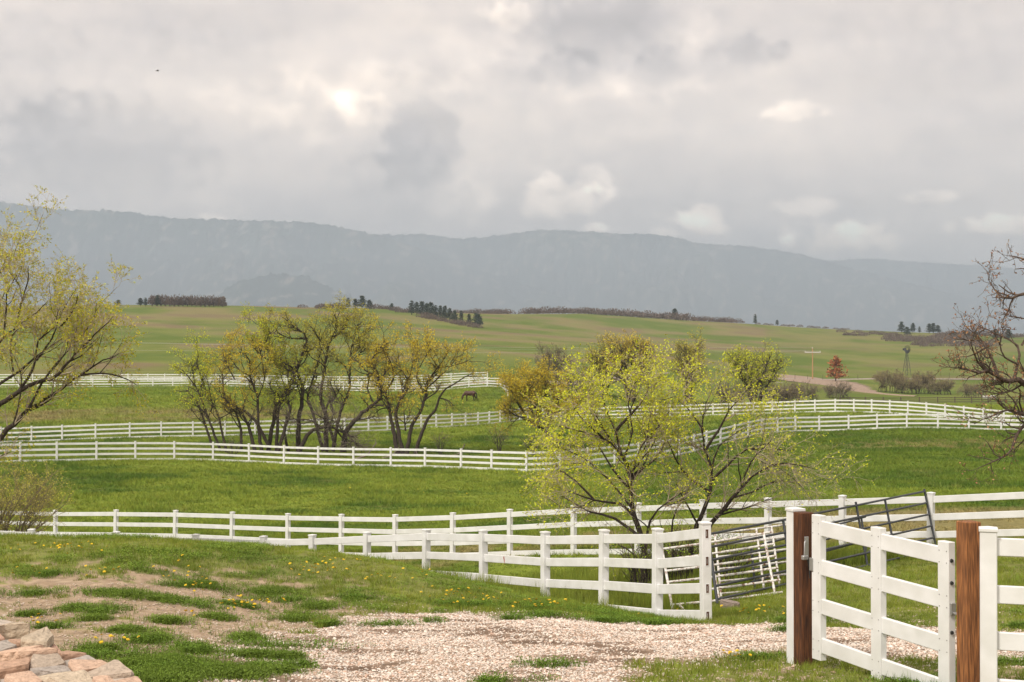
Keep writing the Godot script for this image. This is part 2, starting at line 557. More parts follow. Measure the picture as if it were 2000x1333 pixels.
# ------------------------------------------------------------------ materials
func materials() -> void:
	var mottle := noise_tex(256, 0.02, Color(0.76, 0.76, 0.75), Color(1.0, 1.0, 1.0), 5, 3)
	var fine := noise_tex(256, 0.06, Color(0.55, 0.55, 0.55), Color(1, 1, 1), 4, 9)
	var wear := noise_tex(256, 0.012, Color(0.89, 0.89, 0.87), Color(1, 1, 1), 5, 21)
	var bump := noise_tex(256, 0.03, Color.BLACK, Color.WHITE, 4, 31)
	var m := mat("soil", Color.WHITE, 0.95, true)
	dress(m, mottle, 0.55, bump, 4.0)
	m.metallic_specular = 0.2
	m = mat("vinyl", lin(0.86, 0.868, 0.89), 0.42)
	dress(m, wear, 0.8)
	m = mat("grass", Color.WHITE, 0.7, true)
	m.metallic_specular = 0.25
	m.backlight = Color(0.8, 0.8, 0.4)
	m = mat("gravel", Color.WHITE, 0.85, true)
	m = mat("stone", Color.WHITE, 0.9, true)
	dress(m, mottle, 2.3, bump, 1.5)
	m = mat("petal", lin(0.72, 0.5, 0.012), 0.7)
	m = mat("stalk", lin(0.13, 0.2, 0.04), 0.7)
	m = mat("leaf", Color.WHITE, 0.6, true)
	m.metallic_specular = 0.3
	m.backlight = Color(1.0, 1.0, 0.5)
	m = mat("needles", Color.WHITE, 0.8, true)
	var bark := noise_tex(256, 0.025, Color(0.45, 0.42, 0.4), Color(1, 1, 1), 5, 41)
	m = mat("bark_dark", lin(0.085, 0.066, 0.05), 0.95)
	dress(m, bark, 1.2, bark, 3.0, Vector3(3, 1, 3))
	m = mat("bark_grey", lin(0.105, 0.082, 0.062), 0.95)
	dress(m, bark, 0.6, bark, 4.0, Vector3(3, 1, 3))
	m = mat("bark_oak", lin(0.17, 0.125, 0.1), 0.95)
	dress(m, bark, 1.2, bark, 3.0, Vector3(2, 2, 2))
	mat("twig_pale", lin(0.42, 0.35, 0.26), 0.85)
	mat("twig_brown", lin(0.16, 0.125, 0.085), 0.9)
	mat("twig_olive", lin(0.27, 0.225, 0.1), 0.85)
	mat("twig_grey", lin(0.2, 0.165, 0.135), 0.9)
	var timber := noise_tex(512, 0.014, Color(0.28, 0.17, 0.1), Color(0.86, 0.6, 0.38), 5, 51)
	m = mat("timber", lin(0.86, 0.79, 0.68), 0.8)
	dress(m, timber, 1.3, timber, 1.0, Vector3(6, 0.35, 6))
	m = mat("timber_dark", lin(0.3, 0.24, 0.2), 0.85)
	dress(m, timber, 1.3, timber, 1.0, Vector3(6, 0.35, 6))
	m = mat("old_rail", lin(0.1, 0.075, 0.055), 0.9)
	m = mat("pole_wood", lin(0.4, 0.24, 0.11), 0.9)
	m = mat("pipe_dark", lin(0.055, 0.06, 0.07), 0.5)
	m.metallic = 0.3
	var rusty := noise_tex(256, 0.03, Color(0.1, 0.03, 0.01), Color(1, 1, 1), 5, 61)
	var ramp := Image.create(256, 256, false, Image.FORMAT_RGB8)
	var src := rusty.get_image()
	for y in 256:
		for x in 256:
			var s := smoothstep(0.3, 0.42, src.get_pixel(x, y).g)
			ramp.set_pixel(x, y, Color(0.45, 0.27, 0.16).lerp(Color(0.86, 0.86, 0.85), s))
	m = mat("pipe_white", Color.WHITE, 0.6)
	dress(m, ImageTexture.create_from_image(ramp), 1.4)
	m = mat("steel", lin(0.42, 0.42, 0.42), 0.4)
	m.metallic = 0.7
	mat("iron", lin(0.03, 0.03, 0.03), 0.5)
	m = mat("dust_road", lin(0.5, 0.36, 0.26), 0.95)
	dress(m, fine, 0.15)
	m = mat("pale_road", lin(0.52, 0.44, 0.37), 0.95)
	dress(m, fine, 0.15)
	m = mat("coat", lin(0.06, 0.028, 0.018), 0.5)
	mat("mane", lin(0.012, 0.01, 0.009), 0.7)
	m = mat("forest", Color.WHITE, 1.0, true)
	m.metallic_specular = 0.0
	mat("wire", lin(0.6, 0.6, 0.58), 0.5)
	mat("red_mark", lin(0.35, 0.05, 0.03), 0.7)

# ------------------------------------------------------------------ ground
var na := FastNoiseLite.new()
var nb := FastNoiseLite.new()
var nc := FastNoiseLite.new()
# outline of the gravel drive, metres (right, ahead)
const DRIVE := [[-2.0, 18.4], [-2.35, 16.6], [-2.85, 15.2], [-2.9, 13.6], [-2.5, 12.0], [-2.2, 9.0], [0.7, 9.0], [1.05, 12.2], [1.35, 13.5], [2.5, 14.4], [3.2, 13.9], [4.75, 13.4], [6.5, 13.4], [8.0, 15.6], [5.6, 16.4], [3.7, 17.1], [2.5, 18.0], [1.65, 18.3], [0.6, 18.5], [0.0, 18.9], [-1.03, 19.2]]
var drive_poly := PackedVector2Array()

func drive(x: float, d: float) -> float:       # >0 on the gravel, in metres from its ragged edge
	if d > 22.0 or d < 7.0: return -9.0
	var p := Vector2(x, d)
	var best := 1e9
	for i in drive_poly.size():
		var q := Geometry2D.get_closest_point_to_segment(p, drive_poly[i], drive_poly[(i + 1) % drive_poly.size()])
		best = minf(best, q.distance_squared_to(p))
	var s := sqrt(best) * (1.0 if Geometry2D.is_point_in_polygon(p, drive_poly) else -1.0)
	return s + nb.get_noise_2d(x * 9, d * 9) * 0.55 + nc.get_noise_2d(x * 3, d * 3) * 0.3

func bare(x: float, d: float) -> float:        # 1 where the yard's soil shows
	if d > 34.0: return 0.0
	var px := x / d * FOCAL + 1000.0
	var r := smoothstep(900.0, 450.0, px) * smoothstep(24.0, 19.0, d) * 0.71
	if px > 1300.0: r = maxf(r, 0.25 * smoothstep(16.0, 13.0, d))
	var n := nb.get_noise_2d(x * 7.0, d * 13.0) * 0.6 + nc.get_noise_2d(x * 3.2, d * 6.0) * 0.45
	return smoothstep(0.36, 0.5, r + n * 0.85) if r > 0.02 else 0.0

func spot_in(x: float, d: float, cx: float, cd: float, rx: float, rd: float) -> float:
	var q := pow((x - cx) / rx, 2) + pow((d - cd) / rd, 2)
	return clampf(1.3 - q, 0.0, 1.0)

func sward(x: float, d: float) -> Color:       # the colour of the grass, linear
	var px := x / d * FOCAL + 1000.0
	var n1 := na.get_noise_2d(x, d)
	var n2 := nb.get_noise_2d(x, d)
	var n3 := nc.get_noise_2d(x, d)
	var lush := Color(0.18, 0.24, 0.03)
	var dark := Color(0.085, 0.15, 0.019)
	var pale := Color(0.225, 0.285, 0.04)
	var straw := Color(0.30, 0.25, 0.115)
	var c := lush.lerp(dark, clampf(n2 * 2.2 + n1 * 0.9 + 0.1, 0, 1)).lerp(pale, clampf(n3 * 1.5 - n1 * 1.2 - n2 * 0.8 + 0.15, 0, 1))
	var dry := clampf(n2 * 0.7 + n3 * 0.6 - 0.38, 0, 0.5)
	if d < 34.0:
		c = c.lerp(Color(0.2, 0.235, 0.04), 0.4)
		if d > 29.0: dry += spot_in(x, d, 12.5, 40.0, 8.0, 9.0) * (1.0 + n2)
	elif d < 60.0:
		dry += spot_in(x, d, 12.5, 40.0, 8.0, 9.0) * (1.0 + n2) + spot_in(x, d, -1.0, 42.0, 8.0, 3.0) * (0.45 + n3)
	elif d < 128.0:
		if px > 1250.0:
			c = c.lerp(dark, 0.55)
			dry += spot_in(x, d, 34.0, 100.0, 13.0, 7.0) * clampf(n3 * 2.5 + 0.2, 0, 0.9)
	elif d < 235.0:
		c = c.lerp(pale, 0.35)
		dry += spot_in(x, d, -34.0, 150.0, 30.0, 10.0) * (0.6 + n2)
	else:
		var s1 := na.get_noise_2d(x * 0.5 + 300, d * 0.35)
		var s2 := nb.get_noise_2d(x * 0.12, d * 0.12 + 70)
		c = Color(0.13, 0.185, 0.03).lerp(Color(0.22, 0.245, 0.06), clampf(s1 + 0.42 + nb.get_noise_2d(x * 0.5, d * 0.22) * 0.8, 0, 1))
		var rise := smoothstep(330.0, 620.0, d)
		dry = clampf(s1 * 1.5 + s2 * 1.3 - 0.42 + rise * 0.9 + nb.get_noise_2d(x * 0.35 + 9, d * 0.15) * 0.6, 0, 0.8)
		if px > 1500.0: dry *= 0.6
		straw = Color(0.27, 0.225, 0.105) if s2 < 0.25 else Color(0.25, 0.18, 0.11)
	return c.lerp(straw, clampf(dry, 0, 0.85))

func ground_tone(x: float, d: float) -> Color:
	var c := sward(x, d)
	if d < 34.0:
		var earth := Color(0.5, 0.385, 0.275).lerp(Color(0.4, 0.295, 0.2), clampf(nc.get_noise_2d(x * 6, d * 6) + 0.4, 0, 1))
		c = c.lerp(earth, maxf(bare(x, d), 0.22))
		var s := drive(x, d)
		c = c.lerp(Color(0.42, 0.31, 0.235).lerp(Color(0.17, 0.115, 0.08), clampf(nb.get_noise_2d(x * 5 + 40, d * 10) * 2.4 - 0.3, 0, 0.85)), smoothstep(-0.35, 0.15, s))
	return c

func land() -> void:
	na.seed = 1; na.frequency = 0.022; na.fractal_octaves = 4
	nb.seed = 2; nb.frequency = 0.11; nb.fractal_octaves = 4
	nc.seed = 4; nc.frequency = 0.6; nc.fractal_octaves = 3
	for p in DRIVE: drive_poly.append(Vector2(p[0], p[1]))
	var xs := PackedFloat32Array()
	for i in 11: xs.append(-1.0 - pow(1.6, 11 - i) * 0.06)
	for i in 201: xs.append(-1.0 + i * 0.01)
	for i in 11: xs.append(1.0 + pow(1.6, i + 1) * 0.06)
	var ds := PackedFloat32Array([-40, -15, -4, 1.5, 4, 6])
	var d := 7.0
	while d < 1400.0:
		ds.append(d)
		d *= 1.0105
	for k in [1400, 1900, 2800, 4500, 7000, 11000, 16000]: ds.append(k)
	var v := PackedVector3Array()
	var col := PackedColorArray()
	var idx := PackedInt32Array()
	var nx := xs.size()
	for dd in ds:
		for s in xs:
			var x: float = s * maxf(dd, 9.0) * 0.43 * (1.0 if absf(s) <= 1.0 else 1.0 + 6.0 / maxf(dd, 3.0))
			var y := H(x, -dd)
			if dd > 7.0 and dd < 60.0: y += nc.get_noise_2d(x * 1.5, dd * 1.5) * 0.025
			if dd > 150.0: y += na.get_noise_2d(x * 0.4, dd * 0.4) * 0.35
			v.append(Vector3(x, y, -dd))
			col.append(ground_tone(x, maxf(dd, 7.0)))
	for j in ds.size() - 1:
		for i in nx - 1:
			var o := j * nx + i
			idx.append_array([o, o + nx, o + 1, o + 1, o + nx, o + nx + 1])
	var a := []
	a.resize(Mesh.ARRAY_MAX)
	a[Mesh.ARRAY_VERTEX] = v
	a[Mesh.ARRAY_COLOR] = col
	a[Mesh.ARRAY_INDEX] = idx
	var st := SurfaceTool.new()
	st.create_from_arrays(a)
	st.generate_normals()
	var m := st.commit()
	m.surface_set_material(0, M.soil)
	top("ground", m, "structure", "rolling green pasture with bare yard soil in the foreground", "ground")

func ribbon(called: String, path: Array, width: float, lift: float, material: String, label: String) -> void:
	var p := []
	for q in path: p.append(G(q[0], q[1]))
	var w1: float = path[path.size() - 1][2] if path[0].size() > 2 else width
	var pts := Grower.new(1, {}).smooth(p, 3.0, 0.0)
	var s := Soup.new()
	var old := []
	for i in pts.size():
		var t := pts[mini(i + 1, pts.size() - 1)] - pts[maxi(i - 1, 0)]
		var side := Vector3(-t.z, 0, t.x).normalized() * lerpf(width, w1, pow(float(i) / pts.size(), 0.8)) * 0.5 * (1.0 + 0.12 * sin(i * 1.7))
		var e := []
		for f in [-1.0, -0.33, 0.33, 1.0]:
			var q: Vector3 = pts[i] + side * f
			q.y = H(q.x, q.z) + lift - (lift * 0.9 if absf(f) > 0.9 else 0.0)
			e.append(q)
		if i > 0:
			for k in 3: s.quad(old[k], old[k + 1], e[k + 1], e[k], Vector3.UP)
		old = e
	top(called, s.mesh(M[material]), "structure", label, "road")

func mountain(called: String, crest: Array, dist: float, run: float, base: float, seed_: int, label: String, rough := 1.0) -> void:
	var f := FastNoiseLite.new()
	f.seed = seed_
	f.frequency = 0.0016
	f.fractal_octaves = 5
	var rk := FastNoiseLite.new()
	rk.seed = seed_ + 7
	rk.frequency = 0.0035
	rk.fractal_octaves = 4
	var curve := Curve.new()
	var x0: float = crest[0][0]
	var x1: float = crest[crest.size() - 1][0]
	var v := PackedVector3Array()
	var col := PackedColorArray()
	var idx := PackedInt32Array()
	var nx := int((x1 - x0) / 4.0)
	var ny := 46
	var k := 0
	for i in nx + 1:
		var px := lerpf(x0, x1, float(i) / nx)
		while k < crest.size() - 2 and px > crest[k + 1][0]: k += 1
		var p0: Array = crest[maxi(k - 1, 0)]
		var p3: Array = crest[mini(k + 2, crest.size() - 1)]
		var py := cubic_interpolate(crest[k][1], crest[k + 1][1], p0[1], p3[1], clampf((px - crest[k][0]) / (crest[k + 1][0] - crest[k][0]), 0, 1))
		var top_ := at(px, py, dist)
		for j in ny + 1:
			var t := float(j) / ny * 1.12 - 0.12
			var x := top_.x * (1.0 - 0.15 * t)
			var z := top_.z + t * run
			var gully := f.get_noise_2d(x * 1.6, z * 0.5)
			var hgt := lerpf(top_.y, base, clampf(pow(absf(t), 0.85), 0, 1)) if t >= 0 else top_.y + t * 900.0
			hgt += gully * 300.0 * rough * clampf(t * (1.0 - t) * 3.4, 0, 1) * (top_.y - base) / 700.0
			hgt += rk.get_noise_2d(x * 9.0, z * 9.0) * 9.0 * clampf(1.0 - t, 0, 1) + (absf(rk.get_noise_2d(x * 40.0, z * 7.0)) * 14.0 if t < 0.1 else 0.0)
			v.append(Vector3(x, hgt, z))
			var rock := smoothstep(0.24, 0.42, rk.get_noise_2d(x * 3.0, z * 1.5 - hgt * 5.0) + gully * 0.2)
			var c := Color(0.03, 0.045, 0.035).lerp(Color(0.055, 0.075, 0.05), clampf(gully + 0.5, 0, 1))
			col.append(c.lerp(Color(0.4, 0.34, 0.29), rock * 0.5))
	for i in nx:
		for j in ny:
			var o := i * (ny + 1) + j
			idx.append_array([o, o + 1, o + ny + 1, o + ny + 1, o + 1, o + ny + 2])
	var a := []
	a.resize(Mesh.ARRAY_MAX)
	a[Mesh.ARRAY_VERTEX] = v
	a[Mesh.ARRAY_COLOR] = col
	a[Mesh.ARRAY_INDEX] = idx
	var st := SurfaceTool.new()
	st.create_from_arrays(a)
	st.generate_normals()
	var m := st.commit()
	m.surface_set_material(0, M.forest)
	top(called, m, "structure", label, "mountain")

func mountains() -> void:
	mountain("far_ridge", [[1350, 540], [1500, 518], [1610, 510], [1700, 506], [1800, 513], [1900, 518], [1980, 525], [2100, 538], [2500, 560]], 8800, 900, 60, 71, "pale far mountain ridge at the right behind the main range")
	mountain("mountain_range", [[500, 500], [600, 475], [700, 462], [750, 459], [820, 458], [900, 466], [980, 460], [1060, 450], [1120, 451], [1200, 457], [1290, 459], [1370, 476], [1460, 482], [1560, 497], [1650, 521], [1750, 548], [1900, 585], [2100, 625], [2300, 650]], 7200, 1500, 60, 72, "hazy blue forested mountain range in the middle of the skyline")
	mountain("mountain_range", [[-600, 380], [-200, 386], [0, 395], [120, 410], [240, 413], [320, 425], [480, 431], [630, 438], [740, 460], [800, 480], [900, 516], [1000, 548], [1100, 585], [1250, 640]], 6300, 1300, 60, 73, "tall hazy blue mountain slope at the left of the skyline")
	mountain("foothill", [[380, 640], [430, 577], [470, 550], [530, 538], [590, 541], [640, 560], [700, 590], [780, 640]], 4600, 500, 30, 74, "low wooded cone hill in front of the left mountains", 0.4)

# ------------------------------------------------------------------ ground cover
func tuft(blades: int, radius: float, h: float, w: float, seed_: int) -> ArrayMesh:
	var g := RandomNumberGenerator.new()
	g.seed = seed_
	var s := Soup.new()
	for k in blades:
		var a := g.randf() * TAU
		var r := radius * sqrt(g.randf())
		var p := Vector3(cos(a) * r, -0.01, sin(a) * r)
		var lean := Vector3(g.randf_range(-1, 1), 0, g.randf_range(-1, 1)) * h * 0.45
		var tip := p + lean + Vector3.UP * h * g.randf_range(0.5, 1.1)
		var b := g.randf() * TAU
		s.blade(p, tip, Vector3(cos(b), 0, sin(b)) * w)
	return s.mesh(M.grass)

func clover(seed_: int) -> ArrayMesh:
	var g := RandomNumberGenerator.new()
	g.seed = seed_
	var s := Soup.new()
	for k in 34:
		var a := g.randf() * TAU
		var r := 0.11 * sqrt(g.randf())
		var p := Vector3(cos(a) * r, 0.075 * (1.0 - r * r / 0.016) * g.randf_range(0.5, 1.1), sin(a) * r)
		var d := Vector3(cos(a) + g.randf_range(-0.7, 0.7), g.randf_range(-0.1, 0.8), sin(a) + g.randf_range(-0.7, 0.7)).normalized() * g.randf_range(0.013, 0.03)
		s.leaf(p, d, d.cross(Vector3(g.randf() - 0.5, 1, g.randf() - 0.5)).normalized() * 0.006, Color.WHITE)
	for k in 14:
		var a := g.randf() * TAU
		var p := Vector3(cos(a), 0, sin(a)) * 0.1 * sqrt(g.randf())
		s.blade(p, p + Vector3(g.randf_range(-0.04, 0.04), g.randf_range(0.05, 0.11), g.randf_range(-0.04, 0.04)), Vector3(cos(a * 3.0), 0, sin(a * 3.0)) * 0.003)
	s.c.clear()
	return s.mesh(M.grass)

func scatter(called: String, m: Mesh, places: Array, tints: PackedColorArray, label: String, category: String) -> void:
	var mm := MultiMesh.new()
	mm.transform_format = MultiMesh.TRANSFORM_3D
	mm.use_colors = true
	mm.mesh = m
	mm.instance_count = places.size()
	for i in places.size():
		mm.set_instance_transform(i, places[i])
		mm.set_instance_color(i, tints[i])
	var o := MultiMeshInstance3D.new()
	o.name = numbered(called)
	o.multimesh = mm
	add_child(o)
	tag(o, label, category, "", "stuff")

func cover() -> void:
	var g := RandomNumberGenerator.new()
	g.seed = 77
	# near, middle and far turf: from distance, to distance, tufts a square metre, size
	var bands := [[8.2, 15.0, 130.0, 1.0], [15.0, 22.0, 110.0, 1.0], [22.0, 34.0, 75.0, 1.15], [34.0, 58.0, 34.0, 1.6], [58.0, 90.0, 13.0, 2.4], [90.0, 128.0, 7.5, 3.0], [128.0, 215.0, 2.6, 4.2]]
	var short_mesh := tuft(16, 0.07, 0.085, 0.0035, 1)
	var long_mesh := tuft(18, 0.1, 0.17, 0.0045, 2)
	var leafy := clover(5)
	var sp := []; var sc := PackedColorArray()
	var lp := []; var lc := PackedColorArray()
	var cp := []; var cc := PackedColorArray()
	for b in bands:
		var n := int(0.43 * (b[1] * b[1] - b[0] * b[0]) * b[2])
		for k in n:
			var d := sqrt(lerpf(b[0] * b[0], b[1] * b[1], g.randf()))
			var x := g.randf_range(-0.43, 0.43) * d
			var bf := 0.0
			if d < 24.0:
				if drive(x, d) > -0.12 + g.randf() * 0.2: continue
				bf = bare(x, d)
				if g.randf() < bf * 1.05:
					if g.randf() < 0.16:         # wisps of dry and green grass on the bare soil
						var w := g.randf_range(0.3, 0.65)
						sp.append(Transform3D(Basis(Vector3.UP, g.randf() * TAU).scaled(Vector3(w, w, w)), Vector3(x, H(x, -d), -d)))
						sc.append(Color(0.34, 0.28, 0.14) if g.randf() < 0.6 else Color(0.15, 0.19, 0.04))
					continue
			if d > 30.0 and d < 50.0 and g.randf() < spot_in(x, d, 12.5, 40.0, 8.0, 9.0) * (0.75 + nb.get_noise_2d(x * 2, d * 2)): continue
			var c := sward(x, d)
			var tone := g.randf_range(0.75, 1.3)
			c = Color(c.r * tone * g.randf_range(0.9, 1.15), c.g * tone, c.b * tone)
			var z: float = b[3] * g.randf_range(0.7, 1.35)
			var rich := 0.5 + nb.get_noise_2d(x * 1.5 + 50, d * 1.5)
			var tall: float = clampf(0.45 + rich * 0.9, 0.35, 1.5)
			var swale := d > 22.0 and d < 34.0 and absf(x) < 12.0 and H(x, -d) < -1.05
			if swale: tall = 1.5
			if d < 34.0 and not swale: tall *= 0.85
			var bs := Basis(Vector3.UP, g.randf() * TAU).scaled(Vector3(z, z * tall * (1.0 if b[3] < 1.5 else 0.42), z))
			var t := Transform3D(bs, Vector3(x, H(x, -d), -d))
			if d < 26.0 and x < 1.5 and nb.get_noise_2d(x * 4.0 + 9, d * 4.0) > 0.22 - 0.12 * float(x < -1.5):
				c = Color(c.r * 0.75, c.g * 0.9, c.b * 0.8)
				cp.append(t); cc.append(c)
			elif swale or b[3] > 1.2:
				lp.append(t); lc.append(c)
			else:
				sp.append(t); sc.append(c)
	# clover tongues and tufts that creep over the bare soil and the gravel's edge
	for k in 90:
		var d := g.randf_range(9.5, 21.0)
		var x := g.randf_range(-0.4, 0.1) * d
		if k > 70: x = g.randf_range(-0.1, 0.4) * d
		var inside := drive(x, d)
		if inside > 0.9 and k % 5 > 0: continue
		var size := g.randf_range(0.12, 0.5) * (0.6 if inside > 0.2 else 1.0)
		for j in int(size * 110):
			var a := g.randf() * TAU
			var r := size * minf(absf(g.randfn(0.0, 0.62)), 1.7)
			var q := Vector2(x + cos(a) * r * 1.4, d + sin(a) * r * 0.6)
			var c := Color(0.11, 0.185, 0.022)
			var tone := g.randf_range(0.7, 1.4)
			cp.append(Transform3D(Basis(Vector3.UP, g.randf() * TAU).scaled(Vector3.ONE * g.randf_range(0.7, 1.3)), Vector3(q.x, H(q.x, -q.y), -q.y)))
			cc.append(Color(c.r * tone, c.g * tone, c.b * tone))
	for e in [[250, 1168, 0.8], [400, 1150, 0.7], [520, 1165, 0.9], [150, 1192, 0.4], [330, 1175, 0.6], [60, 1205, 0.35], [250, 1235, 0.45], [330, 1218, 0.4], [430, 1210, 0.45], [480, 1250, 0.4], [330, 1296, 0.9], [270, 1305, 0.6], [420, 1312, 0.9], [560, 1290, 0.35], [500, 1285, 0.4], [640, 1225, 0.3], [580, 1213, 0.5], [620, 1190, 0.6], [550, 1318, 0.35], [300, 1252, 0.4], [190, 1215, 0.3], [200, 1275, 0.5], [340, 1325, 1.0], [470, 1322, 0.7], [300, 1335, 1.0]]:
		var d := reach(e[0], e[1])
		var c0 := G(e[0], d)
		for j in int(e[2] * 150):
			var a := g.randf() * TAU
			var r: float = e[2] * minf(absf(g.randfn(0.0, 0.6)), 1.8) * (0.75 + 0.5 * nc.get_noise_2d(cos(a) * 3 + e[0], sin(a) * 3))
			var q := Vector2(c0.x + cos(a) * r * 0.7, d + sin(a) * r * 0.6)
			var tone := g.randf_range(0.7, 1.4)
			cp.append(Transform3D(Basis(Vector3.UP, g.randf() * TAU).scaled(Vector3.ONE * g.randf_range(0.7, 1.25)), Vector3(q.x, H(q.x, -q.y), -q.y)))
			cc.append(Color(0.12 * tone, 0.185 * tone, 0.024 * tone))
	scatter("short_grass", short_mesh, sp, sc, "short green grass covering the yard bank", "grass")
	scatter("meadow_grass", long_mesh, lp, lc, "longer green grass filling the paddocks", "grass")
	scatter("clover", leafy, cp, cc, "low dark green clover patches on the bare yard soil", "clover")
	# gravel
	var s := Soup.new()
	var dirs := [Vector3.UP * 0.7, Vector3.DOWN * 0.6, Vector3(1, 0.1, 0), Vector3(-0.9, -0.1, 0.2), Vector3(0.1, 0.1, 1), Vector3(-0.2, 0, -0.8)]
	for a in [2, 3]:
		for b in [4, 5]:
			for u in [0, 1]:
				s.tri(dirs[a], dirs[b], dirs[u], dirs[a] + dirs[b] + dirs[u])
	var pebble := s.mesh(M.gravel)
	var gp := []; var gc := PackedColorArray()
	var pal := [Color(0.7, 0.6, 0.52), Color(0.76, 0.7, 0.64), Color(0.62, 0.48, 0.39), Color(0.66, 0.58, 0.5), Color(0.54, 0.38, 0.29), Color(0.46, 0.41, 0.36), Color(0.74, 0.66, 0.57)]
	while gp.size() < 85000:
		var d := sqrt(lerpf(81.0, 400.0, g.randf()))
		var x := g.randf_range(-0.42, 0.42) * d
		var inside := drive(x, d)
		var loose := inside < 0.15
		if loose and g.randf() > 0.04 + (0.35 if inside > -0.25 else (0.12 if inside > -1.2 else 0.0)) + 0.12 * bare(x, d): continue
		if nb.get_noise_2d(x * 5 + 40, d * 10) > 0.2 and g.randf() < 0.8: continue
		var z := g.randf_range(0.005, 0.017) * (1.0 if g.randf() < 0.94 else 1.8)
		var bs := Basis.from_euler(Vector3(g.randf_range(-0.5, 0.5), g.randf() * TAU, g.randf_range(-0.5, 0.5))).scaled(Vector3(z, z * g.randf_range(0.6, 1.0), z * g.randf_range(0.7, 1.2)))
		gp.append(Transform3D(bs, Vector3(x, H(x, -d) + z * 0.3 + nc.get_noise_2d(x * 1.5, d * 1.5) * 0.02, -d)))
		var c: Color = pal[g.randi() % pal.size()]
		if loose and inside < -0.4: c = c.lerp(Color(0.36, 0.26, 0.18), 0.55)
		var tone := g.randf_range(0.8, 1.12)
		gc.append(Color(c.r * tone, c.g * tone, c.b * tone))
	scatter("gravel", pebble, gp, gc, "pale pink crushed stone gravel of the drive", "gravel")

# ------------------------------------------------------------------ fences
var post_mesh: ArrayMesh
var cap_mesh: ArrayMesh
var rail_mesh: ArrayMesh
var far_post: ArrayMesh

func fence_meshes() -> void:
	var s := Soup.new()
	s.box(Vector3(0, 0.6, 0), Vector3(0.127, 0, 0), Vector3(0, 1.4, 0), Vector3(0, 0, 0.127), 0.006)
	post_mesh = s.mesh(M.vinyl)
	s = Soup.new()                                  # cap: a skirt and a low pyramid
	s.box(Vector3(0, 0.014, 0), Vector3(0.143, 0, 0), Vector3(0, 0.028, 0), Vector3(0, 0, 0.143), 0.004)
	for k in 4:
		var a := Vector3(0.067, 0.0285, 0.067).rotated(Vector3.UP, k * PI / 2)
		var b := Vector3(0.067, 0.0285, 0.067).rotated(Vector3.UP, (k + 1) * PI / 2)
		s.tri(a, b, Vector3(0, 0.041, 0), a + b + Vector3.UP)
	cap_mesh = s.mesh(M.vinyl)
	s = Soup.new()
	s.box(Vector3(0, 0.6, 0), Vector3(0.13, 0, 0), Vector3(0, 1.4, 0), Vector3(0, 0, 0.13), 0.01)
	s.box(Vector3(0, 1.315, 0), Vector3(0.145, 0, 0), Vector3(0, 0.03, 0), Vector3(0, 0, 0.145), 0.006)
	far_post = s.mesh(M.vinyl)
	s = Soup.new()
	s.box(Vector3.ZERO, Vector3(1, 0, 0), Vector3(0, 0.14, 0), Vector3(0, 0, 0.04), 0.006)
	rail_mesh = s.mesh(M.vinyl)

func along(a: Vector3, b: Vector3, sag := 0.0) -> Transform3D:      # carries a unit-long bar from a to b
	var x := b - a
	var y := (Vector3.UP - x.normalized() * x.normalized().y).normalized()
	var z := x.cross(y).normalized()
	return Transform3D(Basis(x, y, z), (a + b) * 0.5)

func paced(path: Array, gap: float) -> Array:       # posts every gap metres along a path of (bearing, distance)
	var p := []
	for q in path: p.append(G(q[0], q[1]) * Vector3(1, 0, 1))
	var fine := Grower.new(1, {}).smooth(p, 0.5, 0.0)
	var out := [fine[0]]
	var run := 0.0
	for i in fine.size() - 1:
		run += fine[i].distance_to(fine[i + 1])
		if run >= gap:
			out.append(fine[i + 1])
			run = 0.0
	return out

func posts_at(path: Array) -> Array:
	var out := []
	for q in path: out.append(G(q[0], q[1]))
	return out

var last_post: Node3D

func white_fence(places: Array, label: String, near: bool, group := "white vinyl ranch fences", rails := 4, skip := -1) -> Node3D:
	for i in places.size():
		var q: Vector3 = places[i]
		places[i] = Vector3(q.x, H(q.x, q.z), q.z)
	var o := thing("white_fence", places[0], label, "fence", group)
	for i in places.size():
		var p: Vector3 = places[i] - places[0]
		var t: Vector3 = places[mini(i + 1, places.size() - 1)] - places[maxi(i - 1, 0)]
		var yaw := atan2(-t.z, t.x) + rng.randf_range(-0.03, 0.03)
		var lean := Basis.from_euler(Vector3(rng.randf_range(-0.012, 0.012), yaw, rng.randf_range(-0.012, 0.012)))
		if near:
			var post := part("post", post_mesh, o, Transform3D(lean, p))
			last_post = post
			if i != skip: part("cap", cap_mesh, post, Transform3D(Basis.IDENTITY, Vector3(0, 1.298, 0)))
		else:
			part("post", far_post, o, Transform3D(lean, p))
		if i < places.size() - 1:
			var b: Vector3 = places[i + 1] - places[0]
			var dir := (b - p).normalized() * 0.055
			for k in rails:
				var y := 1.175 - 0.366 * k
				part("rail", rail_mesh, o, along(p + Vector3.UP * (y + rng.randf_range(-0.006, 0.006)) + dir, b + Vector3.UP * (y + rng.randf_range(-0.006, 0.006)) - dir))
	return o

